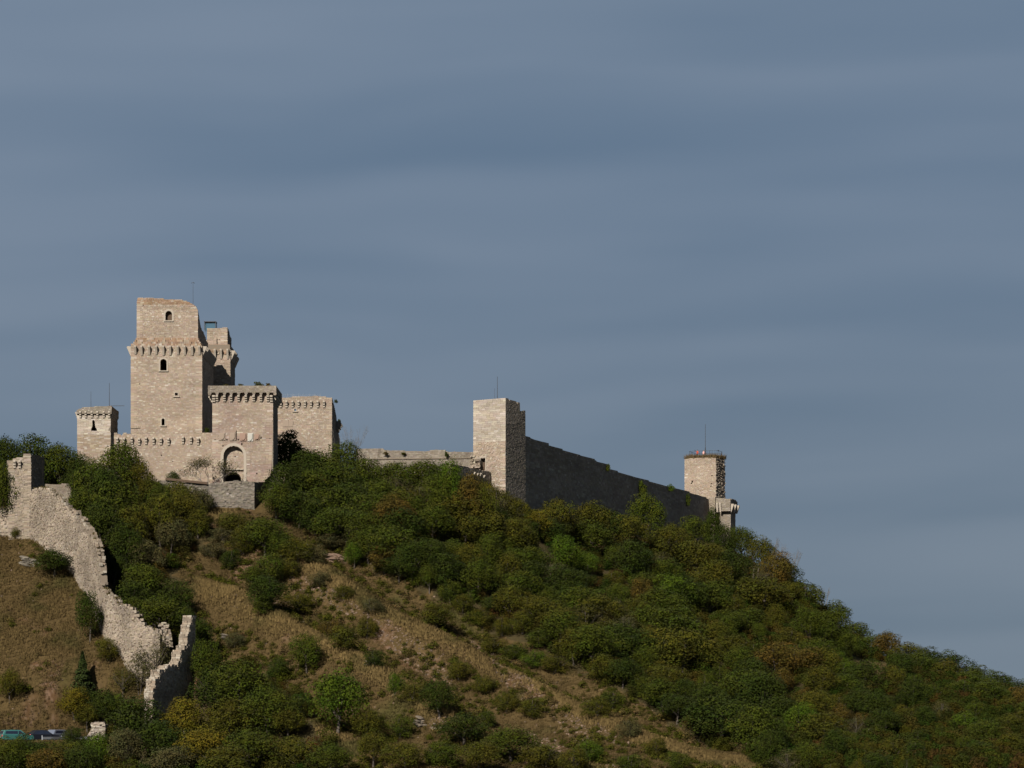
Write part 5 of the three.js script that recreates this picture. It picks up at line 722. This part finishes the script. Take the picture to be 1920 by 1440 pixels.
const standing = (armA, armB, lean = 0) => [[[-0.1, 0.08, 0], [-0.09, 0.48, 0.01], 0.05, 0.06], [[-0.09, 0.48, 0.01], [-0.08, 0.92, 0], 0.062, 0.088], [[0.1, 0.08, 0.02], [0.09, 0.48, 0.02], 0.05, 0.06], [[0.09, 0.48, 0.02], [0.08, 0.92, 0], 0.062, 0.088], [[-0.1, 0.05, 0], [-0.1, 0.04, 0.14], 0.045, 0.035], [[0.1, 0.05, 0.02], [0.11, 0.04, 0.16], 0.045, 0.035], [[0, 0.95, 0], [lean * 0.5, 1.2, lean * 0.3], 0.13, 0.125], [[lean * 0.5, 1.2, lean * 0.3], [lean, 1.40, lean * 0.4], 0.135, 0.11], [[lean - 0.13, 1.42, lean * 0.4], [lean + 0.13, 1.42, lean * 0.4], 0.06, 0.06], [[lean, 1.45, lean * 0.4], [lean * 1.1, 1.56, lean * 0.5], 0.05, 0.05], [[lean * 1.1, 1.6, lean * 0.5 + 0.01], [lean * 1.15, 1.69, lean * 0.5], 0.085, 0.09], ...armA, ...armB];
person([PX(1319.5, 487.5), deckY, -487.5], 0.2, standing([[[-0.16, 1.42, 0], [-0.22, 1.14, 0.03], 0.045, 0.038], [[-0.22, 1.14, 0.03], [-0.16, 0.92, 0.14], 0.036, 0.028], [[-0.16, 0.92, 0.14], [-0.14, 0.83, 0.17], 0.032, 0.02]], [[[0.16, 1.42, 0], [0.22, 1.14, 0.0], 0.045, 0.038], [[0.22, 1.14, 0], [0.24, 0.9, 0.06], 0.036, 0.028], [[0.24, 0.9, 0.06], [0.24, 0.8, 0.08], 0.032, 0.02]]), (x, y, z) => y > 1.67 || (y > 1.57 && z < -0.02) ? hair : y > 1.49 ? skin : Math.abs(x) > 0.19 && y < 1.2 && y > 0.75 ? skin : y > 0.95 ? [0.55, 0.30, 0.28] : y < 0.08 ? [0.2, 0.2, 0.2] : dark, 'standing person in a pink top and dark trousers on the outlying tower');
person([PX(1307, 487), deckY, -487], -0.5, standing([[[-0.05, 1.34, 0.06], [-0.32, 1.5, 0.1], 0.045, 0.038], [[-0.32, 1.5, 0.1], [-0.42, 1.72, 0.1], 0.036, 0.028], [[-0.42, 1.72, 0.1], [-0.44, 1.82, 0.1], 0.034, 0.02]], [[[0.24, 1.40, 0.05], [0.34, 1.14, 0.1], 0.045, 0.038], [[0.34, 1.14, 0.1], [0.22, 1.0, 0.22], 0.036, 0.028], [[0.22, 1.0, 0.22], [0.18, 0.98, 0.3], 0.032, 0.02]], 0.1), (x, y, z) => y > 1.66 && x > -0.05 || (y > 1.57 && z < 0.02 && x > -0.05) ? hair : y > 1.5 && x > -0.05 ? skin : y > 0.98 ? (x < -0.2 ? dark : [0.40, 0.07, 0.035]) : dark, 'person in a red top with one arm raised on the outlying tower');

// ---------------------------------------------------------------- road: rail and cars
{ const f = bent(ROAD), t = thing('guard_rail', 'grey metal guard rail on the near side of the road', 'guard rail', [PX(110, 329), ROAD_Y, -329]); const a0 = 78.5, a1 = f.L - 6; const pts = []; for (let a = a0; a <= a1; a += 0.6) pts.push(new THREE.Vector3(...f.at(a, ROAD_Y + 0.48, 3.2)));
  const sh = new THREE.Shape([[0, -0.16], [0.05, -0.1], [0, -0.02], [0, 0.02], [0.05, 0.1], [0, 0.16], [-0.03, 0.16], [-0.03, -0.16]].map(p => new THREE.Vector2(p[1], p[0]))); part(t, 'beam', new THREE.ExtrudeGeometry(sh, { steps: 50, bevelEnabled: false, extrudePath: new THREE.CatmullRomCurve3(pts) }), M.steel);
  for (let a = a0; a <= a1; a += 2.6) { const p = f.at(a, 0, 3.1); part(t, 'post', new THREE.BoxGeometry(0.1, 1.1, 0.12).translate(p[0], ROAD_Y + 0.28, p[2]), M.steel); }
  const pp = f.at(f.L - 14, 0, 3.3), mp = thing('marker_post', 'short white marker post beside the guard rail', 'post', [pp[0], ROAD_Y, pp[2]]); part(mp, 'post', new THREE.CylinderGeometry(0.06, 0.07, 1.0, 8).translate(0, 0.5, 0), M.marble, { world: false }); part(mp, 'cap', new THREE.CylinderGeometry(0.062, 0.062, 0.12, 8).translate(0, 0.9, 0), M.iron, { world: false }); }
function car(x, d, heading, paint, prof, label, { lit = false, plate = true } = {}) {      // heading: radians away from +x towards the hill; local +x is forward
  const t = thing('car', label, 'car', [x, ROAD_Y + 0.04, -d]); t.rotation.y = heading;
  const body = new THREE.MeshPhysicalMaterial({ color: new THREE.Color().setRGB(...paint.map(q => q * 0.85)), roughness: 0.35, metalness: 0.25, clearcoat: 1, clearcoatRoughness: 0.08 }), glass = mat(0.012, 0.016, 0.03, 0.06), tyre = mat(0.02, 0.02, 0.02, 0.9), rim = mat(0.4, 0.4, 0.42, 0.3, { metalness: 0.8 }), lampRed = new THREE.MeshStandardMaterial({ color: new THREE.Color().setRGB(0.4, 0.01, 0.01), roughness: 0.2, emissive: new THREE.Color().setRGB(1, 0.06, 0.05), emissiveIntensity: lit ? 5 : 0 });
  const W = 1.68, ex = (pts, w, b) => { const g = new THREE.ExtrudeGeometry(new THREE.Shape(pts.map(p => new THREE.Vector2(...p))), { depth: w - 2 * b, bevelEnabled: true, bevelSize: b, bevelThickness: b, bevelSegments: 3 }); g.translate(0, 0, -w / 2 + b); return g; };
  part(t, 'body', ex([[-2.0, 0.32], [2.0, 0.30], [2.08, 0.55], [1.95, 0.74], [1.1, 0.88], [-2.0, 0.92], [-2.08, 0.6]], W, 0.08), body, { world: false });
  const cab = ex(prof, W - 0.16, 0.06), cp = cab.attributes.position; for (let i = 0; i < cp.count; i++) { const k = clamp((cp.getY(i) - 0.85) / 0.6); cp.setZ(i, cp.getZ(i) * (1 - 0.2 * k)); } cab.computeVertexNormals(); const roof = part(t, 'cabin', cab, body, { world: false });
  const [A, B, C, D] = [prof[prof.length - 1], prof[prof.length - 2], prof[1], prof[2]];  // rear foot, rear roof, front foot, front roof
  const yw0 = 0.95, yw1 = 1.36, zAt = y => (W - 0.16) / 2 * (1 - 0.2 * clamp((y - 0.85) / 0.6)) + 0.012, xr = y => lerp(A[0], B[0], (y - A[1]) / (B[1] - A[1])), xf = y => lerp(C[0], D[0], (y - C[1]) / (D[1] - C[1]));
  const quad = (a, b, c, e) => { const g = new THREE.BufferGeometry(); g.setAttribute('position', new THREE.Float32BufferAttribute([...a, ...b, ...c, ...a, ...c, ...e], 3)); g.computeVertexNormals(); return g; };
  for (const s of [-1, 1]) { const mid = 0.05; for (const [p, q] of [[0, 1], [1, 2]]) { const lo = [xr(yw0) + 0.22, mid, xf(yw0) - 0.2], hi = [xr(yw1) + 0.2, mid, xf(yw1) - 0.12], gp = p === 0 ? [0, -0.05] : [0.05, 0]; part(t, 'side_window', quad([lo[p] + gp[0], yw0, s * zAt(yw0)], [lo[q] + gp[1], yw0, s * zAt(yw0)], [hi[q] + gp[1], yw1, s * zAt(yw1)], [hi[p] + gp[0], yw1, s * zAt(yw1)]), glass, { world: false }); } }
  part(t, 'rear_window', quad([xr(yw0) - 0.075, yw0, -0.6], [xr(yw0) - 0.075, yw0, 0.6], [xr(yw1) - 0.075, yw1, 0.52], [xr(yw1) - 0.075, yw1, -0.52]), glass, { world: false });
  part(t, 'windscreen', quad([xf(yw0) + 0.075, yw0, -0.62], [xf(yw0) + 0.075, yw0, 0.62], [xf(yw1) + 0.075, yw1, 0.54], [xf(yw1) + 0.075, yw1, -0.54]), glass, { world: false });
  for (const s of [-1, 1]) { part(t, 'tail_light', new RoundedBoxGeometry(0.1, 0.26, 0.24, 2, 0.03).translate(-2.1, 0.76, s * 0.68), lampRed, { world: false }); part(t, 'headlight', new RoundedBoxGeometry(0.12, 0.16, 0.34, 2, 0.04).translate(2.06, 0.66, s * 0.6), rim, { world: false }); part(t, 'mirror', new RoundedBoxGeometry(0.12, 0.13, 0.18, 2, 0.04).translate(0.85, 1.0, s * 0.9), body, { world: false }); }
  part(t, 'bumper', new RoundedBoxGeometry(0.22, 0.24, W - 0.04, 2, 0.06).translate(-2.08, 0.46, 0), body, { world: false }); part(t, 'bumper', new RoundedBoxGeometry(0.22, 0.22, W - 0.04, 2, 0.06).translate(2.06, 0.44, 0), body, { world: false });
  if (plate) part(t, 'number_plate', new THREE.BoxGeometry(0.02, 0.12, 0.52).translate(-2.2, 0.58, 0), M.marble, { world: false });
  for (const wx of [-1.3, 1.32]) for (const s of [-1, 1]) { const wh = part(t, 'wheel', new THREE.TorusGeometry(0.22, 0.09, 8, 18).translate(wx, 0.3, s * 0.74), tyre, { world: false }); part(wh, 'rim', new THREE.CylinderGeometry(0.19, 0.19, 0.1, 14).rotateX(Math.PI / 2).translate(wx, 0.3, s * 0.75), rim, { world: false }); }
  return t;
}
const cabOf = (rf, ff, fr, rr, h) => [[rf + 0.02, 0.80], [ff, 0.86], [fr, h - 0.04], [(fr + rr) / 2, h], [rr, h - 0.03], [rf, 0.88]];
car(PX(30, 329.0), 329.0, 0.55, [0.045, 0.17, 0.155], cabOf(-2.0, 1.15, 0.42, -1.72, 1.46), 'turquoise estate car seen from behind, half hidden by the verge');
car(PX(79, 332.0), 332.0, 0.66, [0.016, 0.018, 0.028], cabOf(-1.75, 1.2, 0.4, -1.05, 1.42), 'dark saloon car with its brake light on, between two cars', { lit: true });
car(PX(112, 335.6), 335.6, 1.0, [0.16, 0.18, 0.23], cabOf(-1.95, 1.15, 0.4, -1.45, 1.46), 'grey-blue hatchback with white number plate, driving off uphill');

renderer.render(scene, camera);
